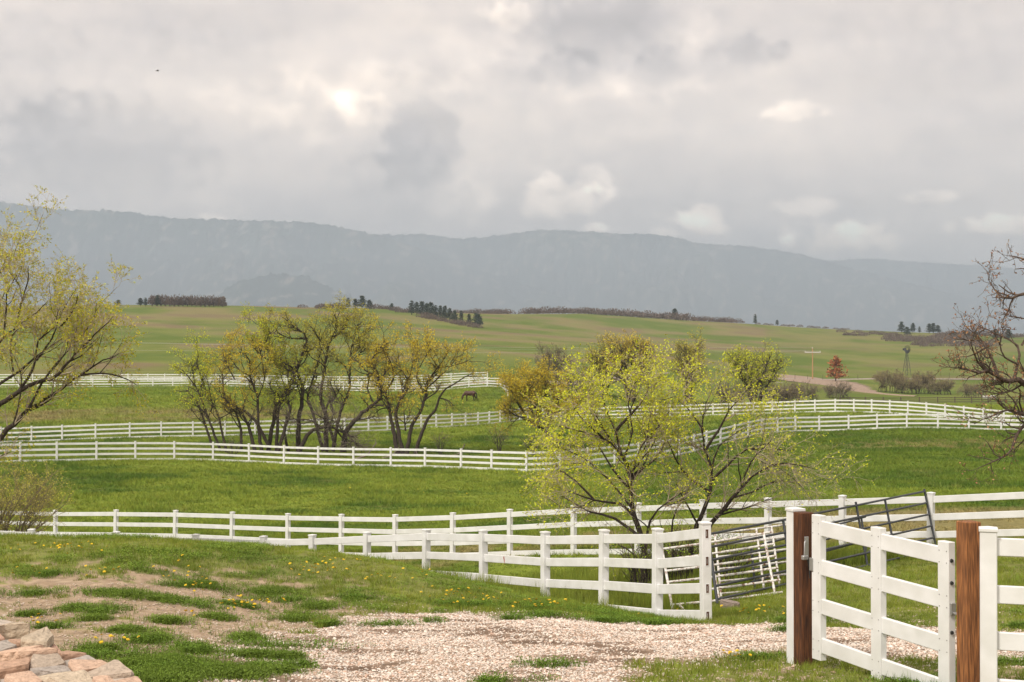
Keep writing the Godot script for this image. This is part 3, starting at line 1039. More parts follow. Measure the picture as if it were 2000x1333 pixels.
func end_slots(post: Node3D) -> void:   # the empty rail sockets in the end post
	var s := Soup.new()
	s.box(Vector3(0.0648, 0, 0), Vector3(0.003, 0, 0), Vector3(0, 0.115, 0), Vector3(0, 0, 0.036), 0.0005)
	var m := s.mesh(M.timber_dark)
	var f := Soup.new()
	for e in [[0.0, 0.062, 0.05, 0.008], [0.0, -0.062, 0.05, 0.008]]:
		f.box(Vector3(0.0655, e[1], 0), Vector3(0.005, 0, 0), Vector3(0, e[3], 0), Vector3(0, 0, e[2]), 0.001)
	for z in [-0.0225, 0.0225]: f.box(Vector3(0.0655, 0, z), Vector3(0.005, 0, 0), Vector3(0, 0.114, 0), Vector3(0, 0, 0.006), 0.001)
	f.box(Vector3(0.0662, 0, 0.004), Vector3(0.003, 0, 0), Vector3(0, 0.07, 0), Vector3(0, 0, 0.004), 0.0005)
	var fm := f.mesh(M.vinyl)
	for k in 4:
		part("rail_socket", m, post, Transform3D(Basis.IDENTITY, Vector3.UP * (1.175 - 0.366 * k)))
		part("socket_rim", fm, post, Transform3D(Basis.IDENTITY, Vector3.UP * (1.175 - 0.366 * k)))

func fences() -> void:
	fence_meshes()
	var near_row := [[-100, 32.6], [63, 32.6], [229, 32.5], [383, 32.2], [516, 31.8], [612, 31.0], [717, 29.8], [832, 28.3], [945, 26.4], [1065, 24.4], [1178, 22.6], [1283, 20.8], [1378, 19.1]]
	var p := posts_at(near_row)
	# the left part of this fence stands at the foot of the bank
	var o := white_fence(p, "nearest white four rail fence running from left to the gravel drive", true, "white vinyl ranch fences", 4)
	end_slots(last_post)
	var mark := Soup.new()
	mark.box(Vector3.ZERO, Vector3(0.012, 0.02, 0), Vector3(-0.02, 0.12, 0), Vector3(0, 0, 0.006), 0.001)
	var mid: Vector3 = p[8].lerp(p[9], 0.36) - p[0]
	part("red_mark", mark.mesh(M.red_mark), o, Transform3D(Basis.IDENTITY, mid + Vector3(-0.012, 0.80, 0.03)))
	var second := [[-130, 56.5], [-10, 54.5], [110, 52.6], [227, 50.8], [343, 49.2], [454, 47.7], [563, 46.0], [667, 44.3], [772, 42.8], [884, 41.4], [996, 40.0], [1120, 38.2], [1245, 36.3], [1372, 34.4], [1499, 32.6], [1645, 31.2], [1816, 29.8], [2012, 28.4], [2240, 27.2]]
	white_fence(posts_at(second), "second white fence, crossing behind the two foreground willow trees", true)
	white_fence(paced([[-120, 92], [40, 95], [250, 98], [460, 100], [660, 98], [830, 96], [960, 93.5], [1040, 92], [1110, 93], [1220, 97], [1320, 102], [1390, 108], [1450, 113], [1500, 117], [1570, 120.5], [1680, 121.5], [1800, 121], [2000, 121], [2150, 121]], 2.3), "long curving white fence in front of the willow grove", false)
	white_fence(paced([[-120, 117], [20, 118], [280, 120], [560, 124], [720, 128], [845, 136], [920, 142], [985, 149], [1040, 157]], 2.4), "white fence curving behind the trunks of the willow grove", false)
	white_fence(paced([[1060, 152], [1220, 152], [1400, 150], [1500, 147], [1650, 142], [1800, 135], [1960, 128], [2150, 122.5]], 2.0), "white fence along the right rear paddock below the brown rail fence", false)
	white_fence(paced([[-150, 200], [0, 200], [450, 200], [800, 200], [960, 200], [988, 193], [992, 187]], 2.3), "front white fence beside the lane behind the grazing horse", false)
	white_fence(paced([[-150, 214], [200, 214], [600, 215], [975, 216]], 2.5), "rear white fence on the far side of the lane behind the horse", false)
	# the sagging loose rail of the rear paddock
	# brown rail fence
	var b := thing("rail_fence", G(1640, 255), "dark brown wooden rail fence across the right paddock", "fence")
	var posts := paced([[1640, 255], [1690, 260], [1850, 265], [2000, 268], [2200, 268]], 3.4)
	var s := Soup.new()
	s.box(Vector3(0, 0.6, 0), Vector3(0.17, 0, 0), Vector3(0, 1.5, 0), Vector3(0, 0, 0.17), 0.02)
	var pm := s.mesh(M.old_rail)
	s = Soup.new()
	s.box(Vector3.ZERO, Vector3(1, 0, 0), Vector3(0, 0.12, 0), Vector3(0, 0, 0.05), 0.01)
	var rm := s.mesh(M.old_rail)
	for i in posts.size():
		var q := Vector3(posts[i].x, H(posts[i].x, posts[i].z), posts[i].z) - b.position
		part("post", pm, b, Transform3D(Basis(Vector3.UP, 0.2 * i), q))
		if i < posts.size() - 1:
			var r := Vector3(posts[i + 1].x, H(posts[i + 1].x, posts[i + 1].z), posts[i + 1].z) - b.position
			for y in [1.15, 0.75, 0.38]: part("rail", rm, b, along(q + Vector3.UP * y, r + Vector3.UP * y))
	# wire fences along the far lane
	wire_fence([[120, 226], [450, 238], [700, 244], [980, 250], [1120, 262]], 9.0, "thin wire fence along the far side of the lane", 1.4)
	wire_fence([[1380, 330], [1540, 400], [1700, 430], [1900, 440], [2150, 440]], 8.0, "thin wire fence below the right hill by the pale road", 1.5)

func wire_fence(path: Array, gap: float, label: String, h: float) -> void:
	var q := paced(path, gap)
	for i in q.size(): q[i] = Vector3(q[i].x, H(q[i].x, q[i].z), q[i].z)
	var o := thing("wire_fence", q[0], label, "fence", "thin wire fences")
	for i in q.size():
		var s := Soup.new()
		var hh := h * rng.randf_range(0.9, 1.15) * (1.35 if i % 9 == 4 else 1.0)
		s.tube(PackedVector3Array([Vector3(0, -0.2, 0), Vector3(rng.randf_range(-0.04, 0.04), hh, 0)]), 0.06 if i % 9 != 4 else 0.14, 0.05 if i % 9 != 4 else 0.13, 5, true)
		part("post", s.mesh(M.old_rail), o, Transform3D(Basis.IDENTITY, q[i] - q[0]))
		if i < q.size() - 1:
			for y in [0.5, 0.85, 1.2]:
				var w := Soup.new()
				w.tube(PackedVector3Array([q[i] - q[0] + Vector3.UP * y, q[i + 1] - q[0] + Vector3.UP * y]), 0.008, 0.008, 3)
				part("wire", w.mesh(M.old_rail), o)

# ------------------------------------------------------------------ the gate
func gate() -> void:
	var a := at(1592, 1295, 13.25)          # foot of the latch stile
	var b := at(1860, 1390, 11.5)
	var foot := Vector3(a.x, H(a.x, a.z), a.z)
	var along_ := Vector3(b.x - a.x, 0, b.z - a.z)
	var L := along_.length()
	var turn := atan2(-along_.z, along_.x)
	# gate posts
	var wood := Soup.new()
	wood.box(Vector3(0, 0.57, 0), Vector3(0.14, 0, 0), Vector3(0, 1.74, 0), Vector3(0, 0, 0.14), 0.007)
	var p1 := at(1570, 1300, 13.45)
	p1.y = H(p1.x, p1.z)
	var o := thing("timber_post", p1, "dark weathered timber gate post beside the latch", "post", "timber gate posts", 0.42)
	part("post_shaft", wood.mesh(M.timber_dark), o)
	o = thing("vinyl_post", p1 + Vector3(-0.05, 0, -0.14), "white vinyl post set close behind the dark timber latch post", "post", "white vinyl gate posts", 0.35)
	o.position.y = H(o.position.x, o.position.z)
	part("post_shaft", post_mesh, o, Transform3D(Basis.IDENTITY.scaled(Vector3(1, 1.115, 1)), Vector3.ZERO))
	part("cap", cap_mesh, o, Transform3D(Basis.IDENTITY, Vector3(0, 1.449, 0)))
	# latch on the timber post
	o = thing("gate_latch", p1 + Vector3(0.012, 1.12, 0.094), "grey metal gate latch bolted to the dark timber post", "latch", "", 0.42)
	var s := Soup.new()
	s.box(Vector3(0, 0.0, -0.006), Vector3(0.045, 0, 0), Vector3(0, 0.2, 0), Vector3(0, 0, 0.012), 0.003)
	part("back_plate", s.mesh(M.steel), o)
	s = Soup.new()
	s.tube(PackedVector3Array([Vector3(-0.02, 0.06, 0.01), Vector3(-0.045, 0.055, 0.03), Vector3(-0.05, -0.03, 0.035), Vector3(-0.05, -0.075, 0.03)]), 0.008, 0.008, 6, true)
	part("lever", s.mesh(M.steel), o)
	s = Soup.new()
	s.box(Vector3(-0.045, -0.09, 0.03), Vector3(0.06, 0, 0), Vector3(0, 0.04, 0), Vector3(0, 0, 0.04), 0.006)
	part("striker", s.mesh(M.steel), o)
	s = Soup.new()
	s.tube(PackedVector3Array([Vector3(0.0, -0.1, 0.012), Vector3(0.015, -0.2, 0.02), Vector3(0.02, -0.29, 0.018)]), 0.012, 0.006, 6, true)
	part("strap", s.mesh(M.iron), o)
	# the leaf
	o = thing("gate", foot, "white four rail vinyl gate standing open between two timber posts", "gate", "", turn)
	var sag := -0.035
	var stile := Soup.new()
	stile.box(Vector3(0, 0.755, 0), Vector3(0.135, 0, 0), Vector3(0, 1.34, 0), Vector3(0, 0, 0.07), 0.005)
	var sm := stile.mesh(M.vinyl)
	var at_x := [0.065, L * 0.5, L - 0.065]
	for k in 3:
		part("stile", sm, o, Transform3D(Basis.IDENTITY, Vector3(at_x[k], sag * k * 0.5, 0)))
	for k in 4:
		var y := 1.305 - 0.36 * k
		for h in 2:
			var p := Vector3(at_x[h] + 0.06, y + sag * h * 0.5, 0)
			var q := Vector3(at_x[h + 1] - 0.06, y + sag * (h + 1) * 0.5, 0)
			part("rail", rail_mesh, o, along(p, q))
	var dots := Soup.new()
	for k in 3:
		for r in 4:
			for e in [[-0.045, 0.045], [0.045, 0.045], [-0.045, -0.05], [0.045, -0.05]]:
				var c := Vector3(at_x[k] + e[0], 1.305 - 0.36 * r + sag * k * 0.5 + e[1], 0.035)
				dots.tube(PackedVector3Array([c, c + Vector3(0, 0, 0.003)]), 0.006, 0.005, 6, true)
	tag(part("screw_heads", dots.mesh(M.steel), o), "", "", "", "stuff")
	for y in [1.24, 1.06, 0.66, -0.02]:
		s = Soup.new()
		s.tube(PackedVector3Array([Vector3(L + 0.0025, y, 0.005), Vector3(L + 0.014, y, 0.005)]), 0.017, 0.014, 8, true)
		part("bolt", s.mesh(M.iron), o)
	for y in [0.85, 0.06]:
		s = Soup.new()
		s.box(Vector3(L + 0.012, y, 0), Vector3(0.02, 0, 0), Vector3(0, 0.1, 0), Vector3(0, 0, 0.05), 0.003)
		var hinge := part("hinge", s.mesh(M.steel), o)
		s = Soup.new()
		s.tube(PackedVector3Array([Vector3(L + 0.02, y - 0.03, 0), Vector3(L + 0.12, y - 0.03, 0)]), 0.012, 0.012, 8, true)
		part("hinge_pin", s.mesh(M.steel), hinge)
	s = Soup.new()
	s.box(Vector3(0.0, 0.96, 0.04), Vector3(0.05, 0, 0), Vector3(0, 0.12, 0), Vector3(0, 0, 0.012), 0.003)
	part("latch_plate", s.mesh(M.steel), o)
	# hinge side posts and the fence that goes on to the right
	var p2 := at(1893, 1390, 11.32)
	p2.y = H(p2.x, p2.z)
	o = thing("timber_post", p2, "orange brown timber gate post beside the gate hinges", "post", "timber gate posts", 0.30)
	part("post_shaft", wood.mesh(M.timber), o, Transform3D(Basis.IDENTITY, Vector3(0, -0.05, 0)))
	var f0 := at(1931, 1380, 11.1)
	var f1 := at(2330, 1390, 10.7)
	var right := white_fence([f0, f1], "white four rail fence with capped post starting right of the gate", true)
	right.position.y += 0.02

# ------------------------------------------------------------------ pipe panels leaning by the trees
func pipe_panel(corners: Array, bars: int, uprights: Array, r: float, material: String, label: String, group: String, feet := false) -> void:
	var o := thing("pipe_panel", corners[0], label, "pipe panel", group)
	var z: Vector3 = corners[0]
	var bl := Vector3.ZERO
	var br: Vector3 = corners[1] - z
	var tr: Vector3 = corners[2] - z
	var tl: Vector3 = corners[3] - z
	for k in bars:
		var f := float(k) / (bars - 1)
		var s := Soup.new()
		var p := bl.lerp(tl, f)
		var q := br.lerp(tr, f)
		s.tube(PackedVector3Array([p, p.lerp(q, 0.35) + Vector3(0, -0.012, 0.004), p.lerp(q, 0.7) + Vector3(0, -0.008, 0), q]), r, r, 8, true)
		part("bar", s.mesh(M[material]), o)
	for u in uprights:
		var s := Soup.new()
		var p := bl.lerp(br, u[0])
		var q := tl.lerp(tr, u[0])
		s.tube(PackedVector3Array([p.lerp(q, u[1]), p.lerp(q, u[2])]), r * 1.1, r * 1.1, 8, true)
		part("upright", s.mesh(M[material]), o)
	if feet:
		for f in [0.06, 0.86]:
			var s := Soup.new()
			var p := bl.lerp(br, f)
			s.tube(PackedVector3Array([p, p + Vector3(0.16, -0.16, 0.12)]), r, r, 8, true)
			part("foot", s.mesh(M[material]), o)

func panels() -> void:
	pipe_panel([at(1400, 1171, 22.0), at(1829, 1073, 29.4), at(1806, 960, 29.7), at(1383, 1044, 22.4)], 6, [[0.0, -0.06, 1.0], [0.285, 0.0, 1.0], [0.62, -0.02, 1.05], [0.77, 0.4, 1.0], [1.0, -0.02, 1.04]], 0.021, "pipe_dark", "dark grey six bar pipe panel leaning up against the white fence post", "pipe panels by the willows")
	pipe_panel([at(1470, 1160, 24.0), at(1705, 1098, 28.5), at(1690, 1010, 28.8), at(1462, 1070, 24.3)], 5, [[0.02, 0, 1], [0.5, 0, 1], [0.96, 0, 1]], 0.019, "pipe_dark", "shorter dark pipe panel half hidden behind the open white gate", "pipe panels by the willows")
	pipe_panel([at(1312, 1182, 22.2), at(1528, 1157, 22.9), at(1506, 1040, 23.6), at(1293, 1073, 22.9)], 6, [[0.0, -0.1, 1.08], [0.42, 0, 1.0], [0.93, -0.12, 1.0]], 0.02, "pipe_white", "rusty white pipe panel nearest the end of the four rail fence", "pipe panels by the willows", true)
	pipe_panel([at(1408, 1160, 23.4), at(1590, 1140, 24.6), at(1572, 1020, 25.2), at(1396, 1042, 24.2)], 6, [[0.0, -0.05, 1], [0.45, 0, 1.0], [0.62, 0, 1], [0.97, 0, 1]], 0.018, "pipe_white", "flaking white pipe panel standing behind the first rusty one", "pipe panels by the willows")
	var p := at(1428, 1182, 21.6)
	p.y = H(p.x, p.z)
	var o := thing("rock", p, "small pinkish rock under the foot of the dark pipe panel", "rock")
	part("rock_body", stone_mesh(0.16, 0.12, 0.1, 8, 91, Color(0.36, 0.29, 0.25)), o)
	# a galvanised trough edge far down in the right paddock
	p = G(1932, 300)
	o = thing("water_trough", p, "small pale water trough in the far right paddock", "trough")
	var s := Soup.new()
	for e in [[0, 0.9, 0.05, 1.8], [0, -0.9, 0.05, 1.8]]:
		s.box(Vector3(0, 0.3, e[1] * 0.4), Vector3(2.6, 0, 0), Vector3(0, 0.6, 0), Vector3(0, 0, 0.05), 0.01)
	for x in [-1.3, 1.3]: s.box(Vector3(x, 0.3, 0), Vector3(0.05, 0, 0), Vector3(0, 0.6, 0), Vector3(0, 0, 0.66), 0.01)
	s.box(Vector3(0, 0.1, 0), Vector3(2.5, 0, 0), Vector3(0, 0.04, 0), Vector3(0, 0, 0.64), 0.01)
	part("tank", s.mesh(M.wire), o)

# ------------------------------------------------------------------ stone wall
func stone_mesh(rx: float, rz: float, h: float, sides: int, seed_: int, col: Color, outline := PackedVector2Array()) -> ArrayMesh:
	var g := RandomNumberGenerator.new()
	g.seed = seed_
	var s := Soup.new()
	var ring := []
	for k in sides:
		if outline.size(): ring.append(outline[k])
		else:
			var a := TAU * (k + g.randf_range(-0.3, 0.3)) / sides
			ring.append(Vector2(cos(a) * rx, sin(a) * rz) * g.randf_range(0.82, 1.1))
	var levels := []                # outline rings: foot, shoulder, bevel, crown
	var tiltv := Vector2(g.randf_range(-0.16, 0.16), g.randf_range(-0.16, 0.16))
	for e in [[0.97, -0.05], [1.0, 0.4], [0.995, 0.88], [0.955, 0.985], [0.6, 1.01]]:
		var l := []
		for k in sides:
			var q: Vector2 = ring[k] * e[0] * g.randf_range(0.97, 1.025)
			l.append(Vector3(q.x, h * e[1] + (q.dot(tiltv) if e[1] > 0.5 else 0.0) + g.randf_range(-0.03, 0.03) * h, q.y))
		levels.append(l)
	for i in levels.size() - 1:
		for k in sides:
			var k2 := (k + 1) % sides
			s.quad(levels[i][k], levels[i][k2], levels[i + 1][k2], levels[i + 1][k], Vector3(ring[k].x + ring[k2].x, 0.3 * i, ring[k].y + ring[k2].y))
	var c := Vector3(0, h * g.randf_range(0.98, 1.06), 0)
	for k in sides: s.tri(levels[4][k], levels[4][(k + 1) % sides], c, Vector3.UP)
	for i in s.v.size(): s.c.append(col)
	return s.mesh(M.stone)

func stone_wall() -> void:
	var far_edge := [Vector2(-6.6, 13.3), Vector2(-5.3, 12.45), Vector2(-4.05, 11.3), Vector2(-3.22, 10.4), Vector2(-2.32, 9.3), Vector2(-1.7, 8.2)]
	var near_edge := [Vector2(-7.6, 12.2), Vector2(-6.0, 11.2), Vector2(-4.65, 10.1), Vector2(-3.95, 9.4), Vector2(-3.3, 8.5), Vector2(-2.8, 7.4)]
	var top_y := 0.80
	var g := RandomNumberGenerator.new()
	g.seed = 19
	var o := thing("stone_wall", Vector3(-3.6, H(-3.6, -9.8), -9.8), "low dry wall of pink and grey sandstone in the lower left corner", "wall")
	var base := o.position
	var cols := [Color(0.62, 0.4, 0.28), Color(0.6, 0.49, 0.39), Color(0.56, 0.48, 0.41), Color(0.66, 0.46, 0.34), Color(0.52, 0.46, 0.41), Color(0.64, 0.53, 0.4), Color(0.58, 0.37, 0.27)]
	var na_ := 30
	var nb_ := 5
	var grid := []
	for i in na_ + 1:
		var f := float(i) / na_ * (far_edge.size() - 1)
		var k := mini(int(f), far_edge.size() - 2)
		var p: Vector2 = far_edge[k].lerp(far_edge[k + 1], f - k)
		var q: Vector2 = near_edge[k].lerp(near_edge[k + 1], f - k)
		var row := []
		for j in nb_ + 1:
			var w := p.lerp(q, float(j) / nb_ + (g.randf_range(-0.1, 0.1) if j > 0 and j < nb_ else g.randf_range(-0.05, 0.05)))
			row.append(w + (far_edge[k + 1] - far_edge[k]).normalized() * g.randf_range(-0.12, 0.12))
		grid.append(row)
	for i in na_:
		for j in nb_:
			var qd := [grid[i][j], grid[i + 1][j], grid[i + 1][j + 1], grid[i][j + 1]]
			var mid: Vector2 = (qd[0] + qd[1] + qd[2] + qd[3]) * 0.25
			var line := PackedVector2Array()
			for k in 4:                 # eight points: corners cut, sides bowed
				var a: Vector2 = qd[k] - mid
				var b: Vector2 = qd[(k + 1) % 4] - mid
				for f in [0.07, 0.5, 0.93]:
					var v: Vector2 = a.lerp(b, f) * (0.975 if f != 0.5 else g.randf_range(0.93, 1.03))
					line.append(Vector2(v.x, -v.y))
			var h := g.randf_range(0.13, 0.2)
			var c: Color = cols[g.randi() % cols.size()]
			var tone := g.randf_range(0.85, 1.15)
			part("stone", stone_mesh(0, 0, h, 12, i * 10 + j, Color(c.r * tone, c.g * tone, c.b * tone), line), o, Transform3D(Basis.IDENTITY, Vector3(mid.x, top_y - 0.17 + g.randf_range(-0.035, 0.035), -mid.y) - base))
	# the courses below, seen on the near face and the far edge
	for side in 2:
		for i in na_:
			var a: Vector2 = grid[i][nb_ if side == 0 else 0]
			var b: Vector2 = grid[i + 1][nb_ if side == 0 else 0]
			var inn: Vector2 = grid[i][nb_ / 2] - a
			var ground := H(a.x, -a.y) - 0.06
			var y := top_y - 0.18
			var k := 0
			while y > ground:
				var h := g.randf_range(0.12, 0.2)
				var m := a.lerp(b, 0.5) + inn.normalized() * 0.16 + (b - a) * g.randf_range(-0.15, 0.15)
				var c: Color = cols[g.randi() % cols.size()]
				var w := (b - a).length() * 0.56
				part("stone", stone_mesh(w, 0.17, h, 9, 500 + side * 300 + i * 8 + k, c), o, Transform3D(Basis(Vector3.UP, atan2((b - a).y, (b - a).x)), Vector3(m.x, y - h, -m.y) - base))
				y -= h * 0.97
				k += 1

# ------------------------------------------------------------------ dandelions
func dandelions() -> void:
	var g := RandomNumberGenerator.new()
	g.seed = 23
	var heads := []
	for k in 3:
		var s := Soup.new()
		var n := 11
		for ring in 2:
			var r := 0.021 - 0.007 * ring
			for i in n:
				var a := TAU * (i + ring * 0.5 + g.randf_range(-0.2, 0.2)) / n
				var d := Vector3(cos(a), 0.12 + 0.45 * ring, sin(a)) * r * g.randf_range(0.85, 1.15)
				var side := Vector3(-sin(a), 0, cos(a)) * 0.005
				s.quad(Vector3.UP * 0.002 * ring - side * 0.3, Vector3.UP * 0.002 * ring + side * 0.3, d + side, d - side, Vector3.UP)
		for i in 6:
			var a := TAU * i / 6
			s.tri(Vector3(cos(a), 0.55, sin(a)) * 0.009, Vector3(cos(a + 1.05), 0.55, sin(a + 1.05)) * 0.009, Vector3(0, 0.011, 0), Vector3.UP)
		heads.append(s.mesh(M.petal))
	var st := Soup.new()
	st.tube(PackedVector3Array([Vector3(0.008, -0.03, 0), Vector3(0.003, 0.03, 0.002), Vector3(0, 0.085, 0)]), 0.0024, 0.002, 4)
	var stem := st.mesh(M.stalk)
	# bearing, row, half widths, how many, label
	var beds := [
		[120, 1078, 130, 16, 26, "small yellow dandelion on the grassy bank below the left fence"],
		[60, 1125, 70, 12, 7, "small yellow dandelion by the bare soil at the far left"],
		[200, 1128, 60, 12, 9, "small yellow dandelion beside the upper left bare patch"],
		[350, 1120, 60, 28, 15, "small yellow dandelion on the bank above the clover"],
		[390, 1158, 60, 10, 10, "small yellow dandelion among the clover left of the gravel"],
		[490, 1190, 75, 14, 32, "yellow dandelion in the dense cluster at the gravel's upper left corner"],
		[375, 1213, 12, 5, 4, "yellow dandelion on bare soil between two clover clumps"],
		[640, 1118, 90, 24, 30, "yellow dandelion on the slope in front of the fence's buried posts"],
		[780, 1135, 80, 18, 14, "yellow dandelion on the slope below the half hidden fence posts"],
		[900, 1175, 90, 22, 32, "yellow dandelion along the grass edge above the gravel"],
		[1060, 1192, 80, 12, 22, "yellow dandelion in the narrow grass strip between fence and gravel"],
		[1280, 1202, 50, 8, 14, "yellow dandelion under the last bay of the four rail fence"],
		[1480, 1202, 80, 10, 17, "yellow dandelion in the grass between fence end and timber post"],
		[1420, 1296, 50, 10, 10, "yellow dandelion in the grass strip before the timber latch post"],
		[90, 1222, 50, 16, 9, "yellow dandelion among clover just above the stone wall"],
		[240, 1268, 60, 16, 9, "yellow dandelion in the grass right of the stone wall"],
		[960, 960, 330, 22, 24, "tiny yellow dandelion out in the middle meadow"]]
	for b in beds:
		for k in b[4]:
			var px: float = b[0] + (g.randf() + g.randf() - 1.0) * b[2]
			var py: float = b[1] + (g.randf() + g.randf() - 1.0) * b[3]
			var d := reach(px, py, 90.0)
			if d > 89.0 or (d > 34.0 and b[1] > 1000): continue
			var p := G(px, d)
			if p.x < -1.5 and d < 12.2 and px < 300: continue
			var o := thing("dandelion", p, b[5], "dandelion", "dandelions in the grass", g.randf() * TAU)
			var z := g.randf_range(0.8, 1.15) * (1.0 if d < 40 else 1.6)
			o.scale = Vector3.ONE * z
			part("stem", stem, o)
			part("flower_head", heads[k % 3], o, Transform3D(Basis.from_euler(Vector3(g.randf_range(-0.5, 0.5), 0, g.randf_range(-0.5, 0.5))), Vector3(0, 0.085, 0)))

# ------------------------------------------------------------------ trees near and in the middle
const GOLD := [Color(0.62, 0.47, 0.03), Color(0.7, 0.5, 0.035), Color(0.5, 0.43, 0.035), Color(0.56, 0.48, 0.04)]
const LIME := [Color(0.58, 0.6, 0.025), Color(0.66, 0.66, 0.03), Color(0.5, 0.56, 0.025), Color(0.46, 0.52, 0.03)]
const OLIVE := [Color(0.48, 0.44, 0.045), Color(0.42, 0.42, 0.045), Color(0.54, 0.46, 0.05)]

func grove_params(pal: Array, low: float, high: float, more := {}) -> Dictionary:
	var p := {"boughs": 1.0, "bough_len": 1.8, "dens": [3.3, 5.2, 6.0], "len": [1.05, 0.66, 0.46], "rad": [0.05, 0.02, 0.011], "ang": 0.85, "trop": [0.07, 0.06, 0.03], "wob": 0.34,
		"start": 0.3, "leaf_n": 5.5, "leaf": 0.1, "wide": 0.24, "pal": pal, "low": low, "high": high, "jit": 0.07, "bare": 0.04, "sides": 7, "min_r": 0.006}
	p.merge(more, true)
	return p

func grove() -> void:
	var g := "willows of the middle grove"
	# [limbs], origin and scale of the tracing, distance, foot bearing, palette, label, radius
	var k := 4.165
	var list := [
		[[[[490, 1200], [400, 970], [330, 830], [225, 735]], [[545, 1200], [440, 960], [390, 820], [335, 690], [320, 600], [300, 520]], [[595, 1200], [520, 940], [440, 760], [400, 660], [410, 600]], [[335, 690], [270, 600], [235, 560]], [[400, 660], [370, 560], [350, 490]]],
			107.5, 430, LIME, "leaning three stemmed willow at the left end of the grove", 0.15, 2.6, 5.6],
		[[[[830, 1205], [760, 1000], [680, 870], [640, 800], [560, 740]], [[880, 1205], [850, 1010], [850, 800], [800, 620], [800, 480], [740, 380]], [[940, 1160], [830, 1000], [720, 900], [600, 870], [560, 800], [555, 700], [545, 560], [600, 420]], [[710, 1195], [710, 1040], [670, 900], [600, 790]], [[800, 620], [700, 560], [640, 470]], [[660, 640], [600, 520], [570, 420]], [[850, 800], [900, 640], [880, 470], [860, 370]]],
			107.0, 505, GOLD, "willow with a crooked low limb, second stem group from the left", 0.2, 2.5, 5.6],
		[[[[930, 1205], [970, 1020], [1000, 860], [1090, 720], [1150, 600], [1060, 540], [960, 480], [900, 340], [880, 200]], [[1010, 1205], [1070, 1050], [1110, 900], [1080, 830], [960, 740], [930, 670]], [[1000, 1200], [1010, 950], [1040, 800], [1110, 640], [1180, 520]], [[960, 480], [850, 420], [800, 300]], [[900, 340], [940, 240], [920, 180]]],
			107.8, 542, LIME, "forked willow with upswept limbs near the grove's centre", 0.22, 2.6, 6.4],
		[[[[1180, 1200], [1180, 1000], [1210, 800], [1200, 650], [1170, 560], [1220, 430], [1250, 280], [1180, 200], [1070, 115]], [[1400, 1200], [1400, 950], [1360, 800], [1390, 560], [1420, 400], [1460, 280], [1510, 180], [1490, 90]], [[1250, 290], [1120, 290], [1010, 240]], [[1420, 400], [1340, 280], [1290, 190]], [[1460, 280], [1560, 190], [1580, 110]], [[1380, 1200], [1300, 950], [1250, 800], [1290, 640], [1330, 480], [1370, 300]], [[1200, 650], [1080, 480], [1060, 380]], [[1100, 1200], [1070, 1090], [1110, 930]]],
			109.0, 590, OLIVE, "tallest willow of the grove with twisting dark upper limbs", 0.27, 3.4, 8.0],
		[[[[1460, 1200], [1500, 1000], [1550, 830], [1590, 680], [1540, 520], [1460, 480]], [[1590, 680], [1600, 480], [1610, 360], [1650, 250], [1670, 160]], [[1610, 360], [1700, 260], [1760, 190]], [[1480, 1150], [1400, 900], [1480, 780], [1420, 640]], [[1600, 480], [1680, 420], [1720, 340]]],
			108.5, 655, OLIVE, "slim dark willow right of the tallest one in the grove", 0.2, 3.0, 7.5],
		[[[[1180, 1205], [1250, 1110], [1360, 1050], [1480, 1060], [1600, 1120], [1660, 1205]], [[1480, 1060], [1540, 1150], [1600, 1200]], [[1360, 1050], [1300, 1000], [1220, 980], [1110, 980]], [[1420, 1060], [1460, 940], [1440, 850]], [[1540, 1090], [1480, 1000], [1380, 960]]],
			106.0, 590, [Color(0.2, 0.17, 0.12)], "fallen arching trunk tangled with dead twigs in the grove", 0.24, 40.0, 50.0],
		[[[[1540, 1205], [1560, 1100], [1666, 960], [1790, 850], [1850, 780], [1830, 620], [1770, 480]], [[1850, 780], [1950, 640], [1930, 500], [1870, 400]], [[1830, 620], [1720, 560], [1660, 480]], [[1770, 480], [1840, 380], [1900, 330]], [[1790, 850], [1740, 720], [1760, 600]]],
			107.0, 672, GOLD, "thick willow trunk leaning right under a golden crown", 0.3, 2.8, 5.4],
		[[[[1990, 1220], [1935, 1000], [1915, 900], [1885, 760], [1850, 650], [1900, 540]], [[2030, 1220], [1980, 1020], [1980, 880], [2040, 760], [2070, 640], [2120, 470], [2160, 370]], [[2060, 1220], [2100, 1040], [2180, 900], [2220, 720], [2250, 620], [2300, 540], [2250, 440]], [[2125, 1230], [2210, 1020], [2290, 900], [2320, 800], [2380, 720], [2480, 650], [2570, 600]], [[2050, 1080], [2040, 900]], [[2220, 720], [2380, 560], [2480, 440]], [[2250, 620], [2360, 470], [2400, 390]], [[2320, 800], [2390, 815], [2430, 850]], [[2070, 640], [2000, 520], [1990, 420]], [[2300, 540], [2440, 520], [2560, 480]], [[2200, 760], [2140, 620], [2200, 470], [2260, 380]]],
			106.5, 790, GOLD, "broad willow with three thick stems at the grove's right end", 0.25, 2.4, 4.8]]
	var seed_ := 100
	for e in list:
		seed_ += 1
		var foot := G(e[2], e[1])
		var t := Grower.new(seed_, grove_params(e[3], e[6], e[7], {"dens": [5.0, 5.0, 5.0], "len": [1.3, 0.8, 0.5], "wob": 0.5} if seed_ == 106 else {}))
		var i := 0
		for l in limbs(e[0], foot, e[1], k, 300, 580, 0.95):
			var main: bool = l[0].y < 1.2
			if main: l[0].y -= 0.5
			var r: float = e[5] * (0.8 if main else 0.36) * (1.0 - 0.06 * i)
			t.limb(swing(l, t.g.randf_range(-1.6, 1.6) if main else t.g.randf_range(-0.6, 0.6)), maxf(r, 0.05), 0.03, (0.3 if main else 0.12) if l[l.size() - 1].x < 4.5 or l[l.size() - 1].y > 6.8 else 0.9)
			i += 1
